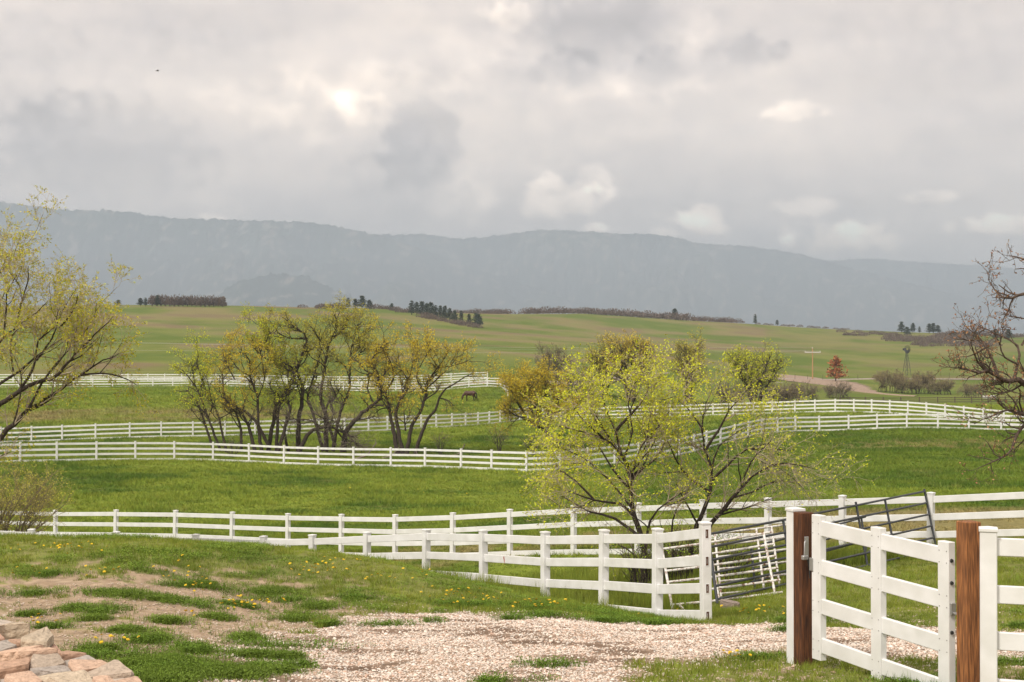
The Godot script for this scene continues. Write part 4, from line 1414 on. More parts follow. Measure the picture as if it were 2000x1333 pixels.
		plant(t, "fallen_tree" if seed_ == 106 else "willow_tree", foot, e[4], "fallen trunk" if seed_ == 106 else "tree", "" if seed_ == 106 else g, "bark_grey", "twig_grey" if seed_ == 106 else "twig_brown", "leaf")
	# the golden willow bush right of the grove
	var f := G(1092, 111)
	var t := Grower.new(131, grove_params(GOLD, 0.5, 2.2, {"dens": [7.0, 6.5, 6.5], "start": 0.2}))
	for l in limbs([[[1410, 900], [1320, 800], [1280, 720], [1270, 640], [1240, 560]], [[1330, 810], [1230, 740], [1170, 640], [1150, 570]], [[1290, 750], [1220, 640], [1190, 550]], [[1280, 700], [1330, 600], [1330, 530]], [[1320, 800], [1390, 680], [1400, 600]], [[1240, 740], [1160, 720], [1120, 680]], [[1390, 880], [1440, 760], [1470, 680]]], f, 111, 2.857, 600, 560):
		t.limb(swing(l, t.g.randf_range(-1.5, 1.5)), 0.2 if l[0].y < 0.5 else 0.09, 0.03, 0.2)
	plant(t, "willow_tree", f, "rounded golden willow leaning left beyond the foreground trees", "tree", "", "bark_grey", "twig_olive", "leaf")
	# small bare bushes under it and dead wood
	for e in [[975, 107.5, 1.9, 1.8, "small leafless bush at the foot of the golden willow"], [1040, 106, 1.6, 2.4, "bare scrubby bush under the golden willow's trunk"], [455, 104, 1.5, 2.6, "brushy suckers around the leaning left stems"], [860, 106.5, 1.7, 1.5, "dry twiggy sapling between the broad willow and the golden one"]]:
		var p := G(e[0], e[1])
		var b := fan_tree(200 + int(e[0]), {"dens": [4.0, 4.0, 4.0], "len": [0.7, 0.4, 0.25], "rad": [0.02, 0.012, 0.008], "leaf_n": 1, "pal": OLIVE, "leaf": 0.06, "low": 0.2, "high": 1.5, "min_r": 0.005}, 7, e[2], e[3], 0.04)
		plant(b, "bare_bush", p, e[4], "bush", "bare bushes in the grove", "bark_grey", "twig_grey", "leaf")
	for e in [[747, 105.2, 0.4, 1.5, "broken pale log lying left of the broad willow"], [690, 104.5, -0.5, 2.2, "dead branch lying below the fallen arching trunk"], [822, 105.5, 2.0, 0.9, "short pale dead branch at the broad willow's foot"], [885, 107, 0.9, 1.6, "dark snag branch sticking up right of the broad willow"]]:
		var p := G(e[0], e[1])
		var b := Grower.new(int(e[0]), {"dens": [1.6, 2, 0], "len": [0.5, 0.3, 0.2], "rad": [0.03, 0.02, 0.01], "leaf_n": 0})
		b.limb([Vector3(0, 0.0, 0), Vector3(cos(e[2]), 0.25, 0.1) * e[3] * 0.5, Vector3(cos(e[2]) * 0.9, 0.55, 0.1) * e[3]], 0.08, 0.03, 0.2)
		plant(b, "fallen_branch", p, e[4], "branch", "dead wood in the grove", "twig_grey", "twig_grey", "leaf")

func foreground_trees() -> void:
	var pr := {"fine": true, "boughs": 1.7, "bough_len": 0.85, "dens": [6.5, 9.0, 9.0], "len": [0.68, 0.42, 0.23], "rad": [0.014, 0.0065, 0.004], "ang": 0.8, "trop": [0.04, 0.02, -0.05], "wob": 0.28,
		"start": 0.25, "leaf_n": 9, "leaf": 0.04, "wide": 0.24, "pal": LIME, "low": 1.0, "high": 2.7, "jit": 0.012, "bare": 0.1, "sides": 8, "min_r": 0.0022}
	var f := G(1250, 26.2)
	var t := Grower.new(301, pr)
	var k := 2.38
	var i := 0
	for l in limbs([[[600, 1260], [615, 1080], [600, 950], [565, 830], [550, 640], [540, 580], [490, 490], [430, 440], [310, 395], [210, 372]],
		[[555, 650], [620, 580], [680, 540], [730, 470]], [[540, 580], [510, 520], [480, 400], [440, 300], [410, 190]], [[565, 830], [500, 770], [380, 750], [240, 690]], [[600, 950], [480, 850], [370, 830], [240, 760]],
		[[480, 400], [550, 310], [620, 220], [640, 150]], [[615, 1080], [640, 860], [720, 760], [800, 700]], [[490, 490], [420, 380], [370, 270], [330, 220]], [[550, 640], [600, 480], [680, 380], [760, 270]], [[430, 440], [330, 340], [280, 270]], [[560, 800], [440, 640], [330, 540], [230, 500]], [[640, 1180], [580, 1050], [500, 990], [440, 960]], [[550, 700], [470, 600], [420, 500], [360, 420]], [[520, 540], [560, 400], [540, 260], [560, 170]], [[380, 750], [290, 650], [210, 600]]], f, 26.2, k, 1000, 640, 0.9):
		t.limb(swing(l, t.g.randf_range(-1.1, 1.1)), 0.068 if i == 0 else (0.032 if i < 7 else 0.022), 0.006, 0.3 if i == 0 else 0.15)
		i += 1
	plant(t, "willow_tree", f, "bright lime green young willow standing left of its twin behind the fence", "tree", "foreground willows", "bark_dark", "twig_pale", "leaf")
	f = G(1362, 26.8)
	var pr2 := pr.duplicate()
	pr2.merge({"low": 1.3, "high": 3.2, "bare": 0.12, "trop": [0.05, 0.0, -0.1], "leaf_n": 5}, true)
	t = Grower.new(302, pr2)
	i = 0
	for l in limbs([[[830, 1230], [842, 960], [880, 840], [920, 720], [930, 600], [900, 500], [890, 400], [900, 300]], [[900, 1180], [900, 940], [960, 840], [1020, 750], [1070, 680], [1140, 600], [1250, 560], [1370, 585]],
		[[930, 660], [1000, 580], [1080, 500], [1190, 460]], [[920, 720], [820, 640], [760, 560], [700, 440]], [[760, 1180], [745, 930], [770, 820], [840, 700]], [[900, 500], [960, 400], [1010, 300], [1060, 240]], [[700, 440], [660, 330], [610, 260]], [[1020, 750], [1120, 720], [1240, 660], [1350, 690]], [[890, 400], [830, 300], [790, 250]], [[1070, 680], [1100, 560], [1160, 440]], [[960, 840], [1080, 800], [1200, 740]], [[930, 600], [960, 480], [1080, 380]], [[1080, 500], [1200, 500], [1330, 520]]], f, 26.8, k, 1000, 640, 0.9):
		t.limb(swing(l, t.g.randf_range(-1.0, 1.0)), 0.062 if i < 2 else (0.03 if i < 6 else 0.02), 0.006, 0.3 if i < 2 else 0.15)
		i += 1
	plant(t, "willow_tree", f, "right twin willow with long pale bare twigs reaching over the pipe panels", "tree", "foreground willows", "bark_dark", "twig_pale", "leaf")
	# leafy suckers at their feet
	for e in [[1255, 25.4, 1.25, 1.3, "leafy suckers around the left twin willow's foot"], [1420, 25.0, 0.95, 1.3, "leafy suckers growing through the white pipe panels"], [1325, 25.8, 1.2, 1.1, "twiggy suckers between the two foreground willows"]]:
		var p := G(e[0], e[1])
		var b := fan_tree(320 + int(e[0]), {"dens": [6.0, 5.0, 4.0], "len": [0.4, 0.2, 0.1], "rad": [0.006, 0.004, 0.003], "leaf_n": 3, "leaf": 0.045, "pal": [Color(0.2, 0.3, 0.03), Color(0.26, 0.34, 0.04)], "low": 0.0, "high": 0.4, "min_r": 0.0025}, 24, e[2], e[3], 0.016, 0.4)
		plant(b, "willow_suckers", p, e[4], "shrub", "suckers under the foreground willows", "bark_dark", "twig_brown", "leaf")

	# the big willow whose limbs reach in from the left
	f = G(-150, 29.0)
	t = Grower.new(303, {"fine": true, "boughs": 0.9, "bough_len": 0.9, "dens": [6.0, 8.0, 8.0], "len": [0.62, 0.42, 0.28], "rad": [0.02, 0.008, 0.004], "ang": 0.7, "trop": [0.12, 0.02, -0.22], "wob": 0.26,
		"start": 0.3, "leaf_n": 8, "leaf": 0.05, "wide": 0.19, "pal": [Color(0.44, 0.46, 0.03), Color(0.5, 0.46, 0.03), Color(0.38, 0.43, 0.03), Color(0.55, 0.44, 0.03)], "low": 0.8, "high": 2.2, "jit": 0.014, "bare": 0.1, "sides": 8, "min_r": 0.0026})
	i = 0
	for l in limbs([[[-400, 1960], [-395, 1560], [-330, 1400], [-150, 1320], [0, 1175], [70, 1110], [150, 1020], [230, 970], [310, 910], [420, 840], [520, 760], [600, 720]], [[-395, 1560], [-420, 1300], [-250, 1130], [-60, 1050], [0, 1000], [80, 950], [150, 890], [280, 850], [340, 800], [430, 690], [540, 590], [600, 520]],
		[[80, 950], [150, 850], [190, 760], [210, 650], [300, 580], [330, 480]], [[-420, 1300], [-300, 900], [-40, 690], [20, 620], [90, 560], [170, 490], [210, 430]], [[-250, 1130], [-100, 960], [0, 880], [70, 820], [130, 750], [230, 660], [370, 520]], [[150, 1020], [220, 880], [320, 740], [400, 640], [470, 540], [480, 440]],
		[[-300, 900], [-160, 500], [-60, 330], [0, 260], [40, 180], [60, 60]], [[90, 560], [120, 440], [180, 340], [230, 260]], [[190, 760], [260, 640], [290, 480], [330, 330]], [[20, 620], [40, 480], [60, 400], [140, 300]], [[70, 1110], [110, 960], [130, 820], [100, 700]], [[420, 840], [520, 830], [600, 850], [650, 900]], [[-40, 690], [-20, 560], [0, 440], [30, 360]], [[310, 580], [390, 480], [420, 400]], [[70, 820], [60, 700], [90, 620], [150, 590]]], f, 29.0, 2.665, 0, 400, 0.95):
		t.limb(swing(l, t.g.randf_range(-1.3, 1.3)), [0.13, 0.1, 0.035, 0.06, 0.045, 0.03, 0.04][i] if i < 7 else 0.022, 0.006, 0.35 if i < 2 else 0.15)
		i += 1
	plant(t, "willow_tree", f, "yellow green willow boughs reaching in from the left edge", "tree", "", "bark_dark", "twig_pale", "leaf")
	f = G(-20, 45.0)
	var b := fan_tree(304, {"dens": [4.5, 5.0, 5.0], "len": [0.9, 0.55, 0.35], "rad": [0.014, 0.008, 0.005], "leaf_n": 3.5, "leaf": 0.05, "pal": [Color(0.55, 0.48, 0.08), Color(0.48, 0.45, 0.07)], "low": 0.2, "high": 1.6, "min_r": 0.0035, "trop": [0.1, 0.05, 0.0], "wob": 0.2, "start": 0.12}, 40, 3.6, 6.4, 0.035, 0.3)
	plant(b, "willow_shrub", f, "wispy straw coloured willow shrub at the left edge by the second fence", "shrub", "", "twig_brown", "twig_olive", "leaf")

	# the oak that reaches in from the right
	f = G(2120, 24.0)
	t = Grower.new(305, {"dens": [8.0, 8.5, 8.0], "len": [0.5, 0.28, 0.13], "rad": [0.02, 0.009, 0.005], "ang": 0.95, "trop": [0.1, 0.1, 0.1], "wob": 0.45,
		"start": 0.2, "leaf_n": 2.4, "leaf": 0.036, "wide": 0.34, "pal": [Color(0.34, 0.17, 0.09), Color(0.38, 0.23, 0.11), Color(0.28, 0.15, 0.09)], "low": -9.0, "high": -8.0, "jit": 0.006, "sides": 8, "min_r": 0.003})
	i = 0
	for l in limbs([[[830, 1700], [840, 1200], [810, 950], [770, 830], [640, 790], [533, 795], [470, 772], [400, 785], [340, 745], [260, 735], [180, 715], [125, 712]], [[810, 950], [830, 640], [780, 400], [650, 330], [533, 335], [480, 350], [440, 300], [430, 240]], [[480, 775], [505, 700], [520, 600], [440, 540], [390, 500]], [[400, 785], [385, 700], [350, 600], [330, 540], [300, 485]],
		[[820, 1050], [700, 960], [600, 965], [533, 960], [470, 950], [430, 930], [350, 960], [240, 1005]], [[700, 960], [600, 985], [530, 1010], [480, 1060], [440, 1130], [370, 1180], [240, 1222]], [[780, 400], [640, 190], [540, 150], [470, 130]], [[340, 745], [290, 690], [240, 620], [200, 590]], [[533, 795], [470, 830], [380, 850], [250, 830]], [[520, 600], [560, 520], [530, 460], [440, 450]], [[350, 600], [280, 640], [190, 660]], [[505, 700], [430, 660], [400, 590], [420, 510]], [[533, 960], [500, 900], [480, 840], [420, 810]], [[600, 985], [560, 1060], [540, 1110], [533, 1140]]], f, 24.0, 2.665, 1800, 450):
		t.limb(swing(l, t.g.randf_range(-0.9, 0.9)), [0.14, 0.08, 0.03, 0.035, 0.055, 0.042, 0.045][i] if i < 7 else 0.02, 0.006, 0.45 if i < 2 else 0.2)
		i += 1
	plant(t, "oak_tree", f, "budding brown oak boughs reaching in from the right edge", "tree", "", "bark_oak", "bark_oak", "leaf")

# ------------------------------------------------------------------ trees and bushes further back
func back_trees() -> void:
	var mid := {"dens": [2.6, 3.2, 3.2], "len": [2.0, 1.1, 0.7], "rad": [0.07, 0.035, 0.02], "leaf_n": 4, "leaf": 0.17, "wide": 0.26, "jit": 0.12, "min_r": 0.012, "sides": 6, "trop": [0.05, 0.04, 0.02], "wob": 0.34}
	# bearing, distance, height, width, stems, trunk radius, palette, share of leaf height, label
	var list := [
		[1235, 200, 9.6, 8.5, 7, 0.24, GOLD, 0.35, "olive budding willow behind the foreground trees, left of its neighbour"],
		[1345, 205, 9.6, 6.0, 6, 0.22, OLIVE, 0.5, "narrow olive willow between two rounder ones beyond the rear fence"],
		[1475, 190, 8.4, 8.0, 8, 0.24, LIME, 0.4, "round yellow green willow left of the sandy dirt bank"],
		[1180, 205, 7.6, 6.0, 6, 0.2, OLIVE, 0.4, "pale olive willow hidden behind the lime green foreground tree"]]
	var s := 400
	for e in list:
		s += 1
		var p := mid.duplicate()
		p.merge({"pal": e[6], "low": e[2] * e[7] * 0.3, "high": e[2] * (e[7] + 0.1), "start": 0.2, "boughs": 0.5, "bough_len": 2.2}, true)
		plant(fan_tree(s, p, e[4], e[2], e[3], e[5]), "willow_tree", G(e[0], e[1]), e[8], "tree", "willows beyond the rear fence", "bark_grey", "twig_brown", "leaf")
	var scrub := [
		[1078, 212, 6.8, 5.5, 7, "bare grey tree showing above the golden willow"], [1118, 190, 5.2, 5.5, 7, "bare grey thicket behind the lime green foreground tree"],
		[1545, 240, 3.0, 6.0, 9, "grey leafless bush right of the round willow"], [1582, 244, 4.3, 2.6, 4, "taller bare bush at the foot of the sandy bank"], [1635, 288, 3.4, 6.0, 9, "grey green bush below the dead orange pine"],
		[1738, 325, 5.4, 7.5, 10, "rounded olive bush at the left of the windmill bushes"], [1772, 322, 4.4, 6.0, 9, "greyish bush below the windmill"], [1803, 326, 5.8, 5.0, 8, "taller olive bush right of the windmill"], [1838, 322, 3.7, 6.0, 9, "low brown bush at the right of the windmill bushes"],
		[1425, 195, 3.4, 5.0, 8, "low brush left of the round willow"], [1525, 205, 3.6, 5.0, 8, "low brush right of the round willow"], [1900, 305, 3.0, 6.0, 8, "dark low bush behind the oak boughs"]]
	for e in scrub:
		s += 1
		var p := {"dens": [3.4, 3.6, 3.4], "len": [1.3, 0.8, 0.5], "rad": [0.04, 0.03, 0.02], "leaf_n": 6.0 if e[0] > 1700 else 2.4, "leaf": 0.16, "pal": [Color(0.27, 0.22, 0.11), Color(0.33, 0.28, 0.09), Color(0.2, 0.16, 0.11)], "low": 0.6, "high": 3.0, "min_r": 0.014, "jit": 0.12, "sides": 5, "bare": 0.7, "start": 0.04}
		plant(fan_tree(s, p, e[4] * 2, e[2], e[3] * 1.25, 0.07, 0.75), "scrub_bush", G(e[0], e[1]), e[5], "bush", "leafless bushes along the far creek", "bark_grey", "twig_grey", "leaf")

func pine(seed_: int, h: float, w: float, cols: Array, gappy := 0.0) -> Array:
	var g := RandomNumberGenerator.new()
	g.seed = seed_
	var wood := Soup.new()
	wood.tube(PackedVector3Array([Vector3(0, -0.3, 0), Vector3(0.05, h * 0.5, 0), Vector3(0, h * 0.95, 0)]), h * 0.028, h * 0.008, 6)
	var s := Soup.new()
	var whorls := 11
	for k in whorls:
		var f := 0.16 + 0.84 * k / (whorls - 1.0)
		var r := w * 0.5 * pow(1.0 - f, 0.62) * g.randf_range(0.75, 1.15) + w * 0.05
		var many := 6 if f < 0.85 else 4
		for b in many:
			if g.randf() < gappy: continue
			var a := TAU * (b + g.randf()) / many
			var dir := Vector3(cos(a), 0.12, sin(a))
			var rr := r * g.randf_range(0.6, 1.15)
			var root := Vector3(0, h * f, 0)
			wood.tube(PackedVector3Array([root, root + dir * rr]), h * 0.006, h * 0.003, 3)
			for j in 13:
				var p := root + dir * rr * g.randf_range(0.25, 1.0) + Vector3(g.randf_range(-1, 1), g.randf_range(-0.35, 0.6), g.randf_range(-1, 1)) * w * 0.085
				var d := Vector3(g.randf_range(-1, 1), g.randf_range(-0.3, 0.9), g.randf_range(-1, 1)).normalized() * w * 0.13
				var c: Color = cols[g.randi() % cols.size()]
				s.leaf(p, d, d.cross(Vector3(g.randf() - 0.5, g.randf() - 0.5, g.randf() - 0.5)).normalized() * w * 0.034, c)
	return [wood.mesh(M.bark_grey), s.mesh(M.needles)]

func bush_mesh(seed_: int, w: float, h: float, cols: Array, n: int, sz: float) -> ArrayMesh:
	var g := RandomNumberGenerator.new()
	g.seed = seed_
	var s := Soup.new()
	for k in n:
		var a := g.randf() * TAU
		var r := sqrt(g.randf())
		var top_ := h * sqrt(maxf(1.0 - r * r, 0.05)) * g.randf_range(0.8, 1.1)
		var p := Vector3(cos(a) * r * w * 0.5, top_ * g.randf_range(0.0, 0.8), sin(a) * r * w * 0.5)
		var d := Vector3(cos(a) * r * 0.5 + g.randf_range(-0.4, 0.4), 1.0, sin(a) * r * 0.5 + g.randf_range(-0.4, 0.4)).normalized() * sz
		var c: Color = cols[g.randi() % cols.size()]
		var tone := g.randf_range(0.75, 1.25)
		s.leaf(p, d, d.cross(Vector3(g.randf() - 0.5, 0.1, g.randf() - 0.5)).normalized() * sz * 0.16, Color(c.r * tone, c.g * tone, c.b * tone))
	return s.mesh(M.needles)

func ridge() -> void:
	var green := [Color(0.03, 0.05, 0.028), Color(0.04, 0.062, 0.032), Color(0.05, 0.07, 0.04)]
	var brown := [Color(0.13, 0.095, 0.08), Color(0.17, 0.125, 0.10), Color(0.11, 0.085, 0.07)]
	# pines: bearing, distance, height, width
	var kinds := []
	for k in 5: kinds.append(pine(500 + k, 6.0, 4.0 + 0.3 * k, green, 0.12))
	var pines := [
		[680, 745, 4.6, 1.2, "pine tree in the clump on the left ridge's brow"], [694, 750, 4.2, 1.2, "pine tree in the clump on the left ridge's brow"], [707, 748, 5.6, 1.25, "pine tree in the clump on the left ridge's brow"], [722, 752, 3.9, 1.2, "pine tree in the clump on the left ridge's brow"], [765, 760, 3.0, 1.0, "lone small pine between the two ridge clumps"],
		[804, 715, 5.8, 1.0, ""], [814, 725, 5.2, 1.0, ""], [824, 712, 6.0, 1.1, ""], [833, 706, 5.6, 0.9, ""], [842, 702, 6.2, 0.9, ""], [851, 698, 5.4, 0.95, ""], [860, 694, 5.6, 0.85, ""], [869, 690, 5.8, 0.85, ""], [878, 684, 5.2, 0.9, ""], [888, 680, 4.6, 0.9, ""], [901, 668, 5.2, 0.85, ""], [916, 662, 4.4, 0.85, ""], [930, 655, 5.2, 1.1, ""], [936, 652, 5.0, 0.9, ""],
		[1318, 940, 6.0, 1.0, "pine standing up out of the long ridge thicket"], [1475, 965, 5.6, 0.8, "lone pine on the ridge right of the long thicket"], [1518, 975, 3.2, 1.1, "tiny lone pine on the bare right ridge"],
		[1761, 930, 5.8, 1.1, "left pine of the three on the right ridge"], [1783, 935, 5.2, 0.9, "middle pine of the three on the right ridge"], [1772, 860, 4.4, 1.2, "dark pine just below the right ridge's skyline"], [1796, 940, 3.4, 1.0, "small pine right of the ridge's three pines"], [1815, 925, 5.2, 1.2, "pine in the broad clump on the right ridge"], [1823, 928, 5.4, 1.2, "pine in the broad clump on the right ridge"], [1832, 930, 4.4, 1.2, "pine in the broad clump on the right ridge"],
		[1862, 850, 3.0, 1.4, "dark pine among the oak scrub behind the right boughs"], [1890, 830, 3.6, 1.6, "dark pine among the oak scrub behind the right boughs"], [1905, 840, 3.4, 1.6, "dark pine among the oak scrub behind the right boughs"], [1945, 820, 4.8, 1.3, "dark pine among the oak scrub behind the right boughs"], [1970, 800, 5.2, 1.2, "dark pine among the oak scrub behind the right boughs"],
		[274, 702, 3.2, 1.2, "small dark pine at the left end of the bare tree row"], [284, 700, 3.4, 1.1, "small dark pine at the left end of the bare tree row"], [231, 690, 2.6, 1.6, "low dark pine on the skyline beside the left willow boughs"], [307, 705, 4.4, 0.9, "dark pine inside the bare tree row"]]
	var i := 0
	for e in pines:
		var label: String = e[4] if e[4] else "dark pine in the line descending the middle ridge"
		var o := thing("pine_tree", G(e[0], e[1]), label, "tree", "pines on the ridge", i * 1.7)
		o.scale = Vector3(e[2] / 6.0 * e[3] * 1.3, e[2] / 6.0 * 1.15, e[2] / 6.0 * e[3] * 1.3)
		part("trunk", kinds[i % 5][0], o)
		part("crown", kinds[i % 5][1], o)
		i += 1
	# the dead orange pine
	var dead := pine(540, 6.6, 7.2, [Color(0.34, 0.13, 0.04), Color(0.42, 0.17, 0.055), Color(0.26, 0.1, 0.035)], 0.42)
	var o := thing("dead_pine", G(1632, 408), "dead rust orange pine right of the utility pole", "tree")
	part("trunk", dead[0], o)
	part("crown", dead[1], o)
	# row of bare trees on the left ridge
	for k in 17:
		var px := 297.0 + k * 8.6
		var t := fan_tree(560 + k % 6, {"dens": [1.1, 1.2, 0.0], "len": [1.6, 1.1, 0.5], "rad": [0.08, 0.06, 0.04], "leaf_n": 0, "min_r": 0.04, "sides": 4, "trop": [0.3, 0.2, 0.1]}, 6, rng.randf_range(5.2, 6.6), 3.6, 0.13)
		var b := thing("bare_tree", G(px, 706 + 4 * sin(k)), "bare grey brown tree in the row on the left ridge", "tree", "row of bare trees on the left ridge", k * 0.9)
		part("trunk", t.wood.mesh(M.twig_brown), b)
		part("crown", bush_mesh(580 + k, 3.8, 5.9, brown, 260, 1.2), b, Transform3D(Basis.IDENTITY, Vector3(0, 0.35, 0)))
	# oak thickets: bearing, distance, width, height, how many, span, label
	var beds := [
		[610, 745, 590, 640, 3, 2.2, "low brown bush on the left ridge's crest"], [640, 748, 618, 672, 6, 2.6, "brown oak bush beside the left ridge's pines"], [745, 755, 728, 775, 6, 2.6, "brown oak bush on the slope between the pine clumps"], [790, 745, 770, 805, 4, 3.0, "brown oak bush left of the pine line"], [870, 680, 820, 935, 13, 2.4, "brown oak bush at the foot of the pine line"],
		[940, 925, 888, 995, 17, 3.6, "grey oak bush in the short thicket on the middle ridge"], [1180, 945, 1025, 1345, 46, 4.4, "grey oak bush in the long thicket on the middle ridge"], [1400, 960, 1352, 1440, 12, 3.4, "grey oak bush in the thicket's right end"], [1590, 965, 1480, 1660, 14, 1.6, "low oak scrub on the bare right ridge"],
		[1690, 850, 1640, 1760, 16, 2.2, "purplish oak scrub on the upper right slope"], [1800, 800, 1730, 1900, 34, 2.6, "purplish oak scrub below the right ridge's pines"], [1850, 740, 1790, 1950, 30, 2.6, "purplish oak scrub lowest on the right slope"], [1920, 880, 1830, 2050, 26, 2.8, "brown oak scrub along the right skyline"]]
	var protos := []
	for k in 6: protos.append(bush_mesh(620 + k, 6.0, 3.0, brown, 260, 0.7))
	for e in beds:
		for k in e[4]:
			var px := lerpf(e[2], e[3], (k + rng.randf()) / e[4])
			var d: float = e[1] + rng.randf_range(-1, 1) * (18.0 if e[0] < 1600 else 34.0)
			if e[0] == 870: d = lerpf(708, 650, (px - 820) / 115.0) - 8
			var b := thing("oak_bush", G(px, d), e[6], "bush", "oak thickets on the ridge", rng.randf() * TAU)
			var z: float = e[5] / 3.0 * rng.randf_range(0.85, 1.35)
			b.scale = Vector3(z * rng.randf_range(0.9, 1.5), z, z * 1.2)
			part("crown", protos[k % 6], b)

# ------------------------------------------------------------------ far man-made things
func far_things() -> void:
	var o := thing("utility_pole", G(1587, 415), "wooden utility pole with a pale crossarm right of the willows", "utility pole")
	var base := o.position
	var s := Soup.new()
	s.tube(PackedVector3Array([Vector3(0, -0.5, 0), Vector3(0, 5, 0), Vector3(0, 9.1, 0)]), 0.2, 0.15, 8, true)
	part("pole", s.mesh(M.pole_wood), o)
	s = Soup.new()
	s.box(Vector3(0, 8.0, 0.22), Vector3(4.6, 0, 0), Vector3(0, 0.24, 0), Vector3(0, 0, 0.14), 0.01)
	var arm := part("crossarm", s.mesh(M.wire), o)
	for x in [-2.15, 2.15]:
		s = Soup.new()
		s.tube(PackedVector3Array([Vector3(x, 8.1, 0.22), Vector3(x, 8.42, 0.22)]), 0.13, 0.08, 6, true)
		part("insulator", s.mesh(M.wire), arm)
	s = Soup.new()
	s.tube(PackedVector3Array([Vector3(0, 9.1, 0), Vector3(0, 9.5, 0)]), 0.14, 0.08, 6, true)
	part("insulator", s.mesh(M.wire), o)
	# wires go off to the left
	for e in [[-2.15, 8.42, 655], [0.0, 9.5, 660], [2.15, 8.42, 677]]:
		var a: Vector3 = base + Vector3(e[0], e[1], 0.1)
		var b := at(-300, e[2], 250)
		var pts := PackedVector3Array()
		for k in 25:
			var f := k / 24.0
			pts.append(a.lerp(b, f) - Vector3.UP * 4.0 * f * (1 - f) * 0.8)
		s = Soup.new()
		s.tube(pts, 0.012, 0.012, 4)
		top("power_wire", s.mesh(M.wire), "", ["upper thin power wire crossing the left green hill", "middle bright power wire crossing the left green hill", "lowest thin power wire crossing the left green hill"][[655, 660, 677].find(e[2])], "wire", "power wires")
	# windmill
	o = thing("windmill", G(1771, 455), "grey steel farm windmill above the right bushes", "windmill")
	var feet := []
	for k in 4: feet.append(Vector3(1.0, 0, 1.0).rotated(Vector3.UP, k * PI / 2 + 0.3))
	var hub := Vector3(0, 8.2, 0)
	for k in 4:
		s = Soup.new()
		s.tube(PackedVector3Array([feet[k] + Vector3.DOWN * 0.3, feet[k] * 0.12 + hub]), 0.07, 0.06, 4)
		part("tower_leg", s.mesh(M.pipe_dark), o)
	for k in 4:
		s = Soup.new()
		for j in 5:
			var f0 := j / 5.0
			var f1 := (j + 1) / 5.0
			var p: Vector3 = feet[k].lerp(feet[k] * 0.12 + hub, f0)
			var q: Vector3 = feet[(k + 1) % 4].lerp(feet[(k + 1) % 4] * 0.12 + hub, f1)
			s.tube(PackedVector3Array([p, q]), 0.03, 0.03, 3)
			s.tube(PackedVector3Array([feet[k].lerp(feet[k] * 0.12 + hub, f1), q]), 0.03, 0.03, 3)
		part("lattice", s.mesh(M.pipe_dark), o)
	var wheel := Node3D.new()
	for k in 16:
		s = Soup.new()
		var a := TAU * k / 16
		var d := Vector3(cos(a), sin(a), 0)
		var t := Vector3(-sin(a), cos(a), 0.5) * 0.16
		s.quad(d * 0.4 - t * 0.5, d * 0.4 + t * 0.5, d * 1.35 + t, d * 1.35 - t, Vector3.BACK)
		part("blade", s.mesh(M.pipe_dark), o, Transform3D(Basis(Vector3.UP, 0.5), hub + Vector3(0.1, 0.2, 0.35)))
	wheel.free()
	s = Soup.new()
	s.box(hub + Vector3(-0.5, 0.2, -0.9), Vector3(0.8, 0, 1.2), Vector3(0, 0.7, 0), Vector3(0.03, 0, -0.02), 0.005)
	part("tail_vane", s.mesh(M.pipe_dark), o)
	# a small dark bird
	var bp := at(307, 139, 90)
	o = thing("bird", bp, "tiny dark bird gliding in the upper left sky", "bird")
	s = smoothed(flesh([[Vector3(-0.09, 0, 0), Vector3(0.07, 0.01, 0), 0.012, 0.026], [Vector3(0.07, 0.01, 0), Vector3(0.11, 0.02, 0), 0.02, 0.012]], Vector3(-0.14, -0.06, -0.06), Vector3(0.16, 0.08, 0.06), 0.012, 0.008))
	part("body", s.mesh(M.mane), o)
	for e in [-1.0, 1.0]:
		s = Soup.new()
		for y in [0.0, 0.006]:
			s.quad(Vector3(-0.03, 0.01 + y, 0), Vector3(0.05, 0.01 + y, 0), Vector3(0.03, 0.05 + y, e * 0.14), Vector3(-0.03, 0.04 + y, e * 0.14), Vector3.UP)
			s.tri(Vector3(-0.03, 0.04 + y, e * 0.14), Vector3(0.03, 0.05 + y, e * 0.14), Vector3(-0.05, 0.03 + y, e * 0.26), Vector3.UP)
		part("wing", s.mesh(M.mane), o, Transform3D(Basis(Vector3.UP, 0.6), Vector3.ZERO))

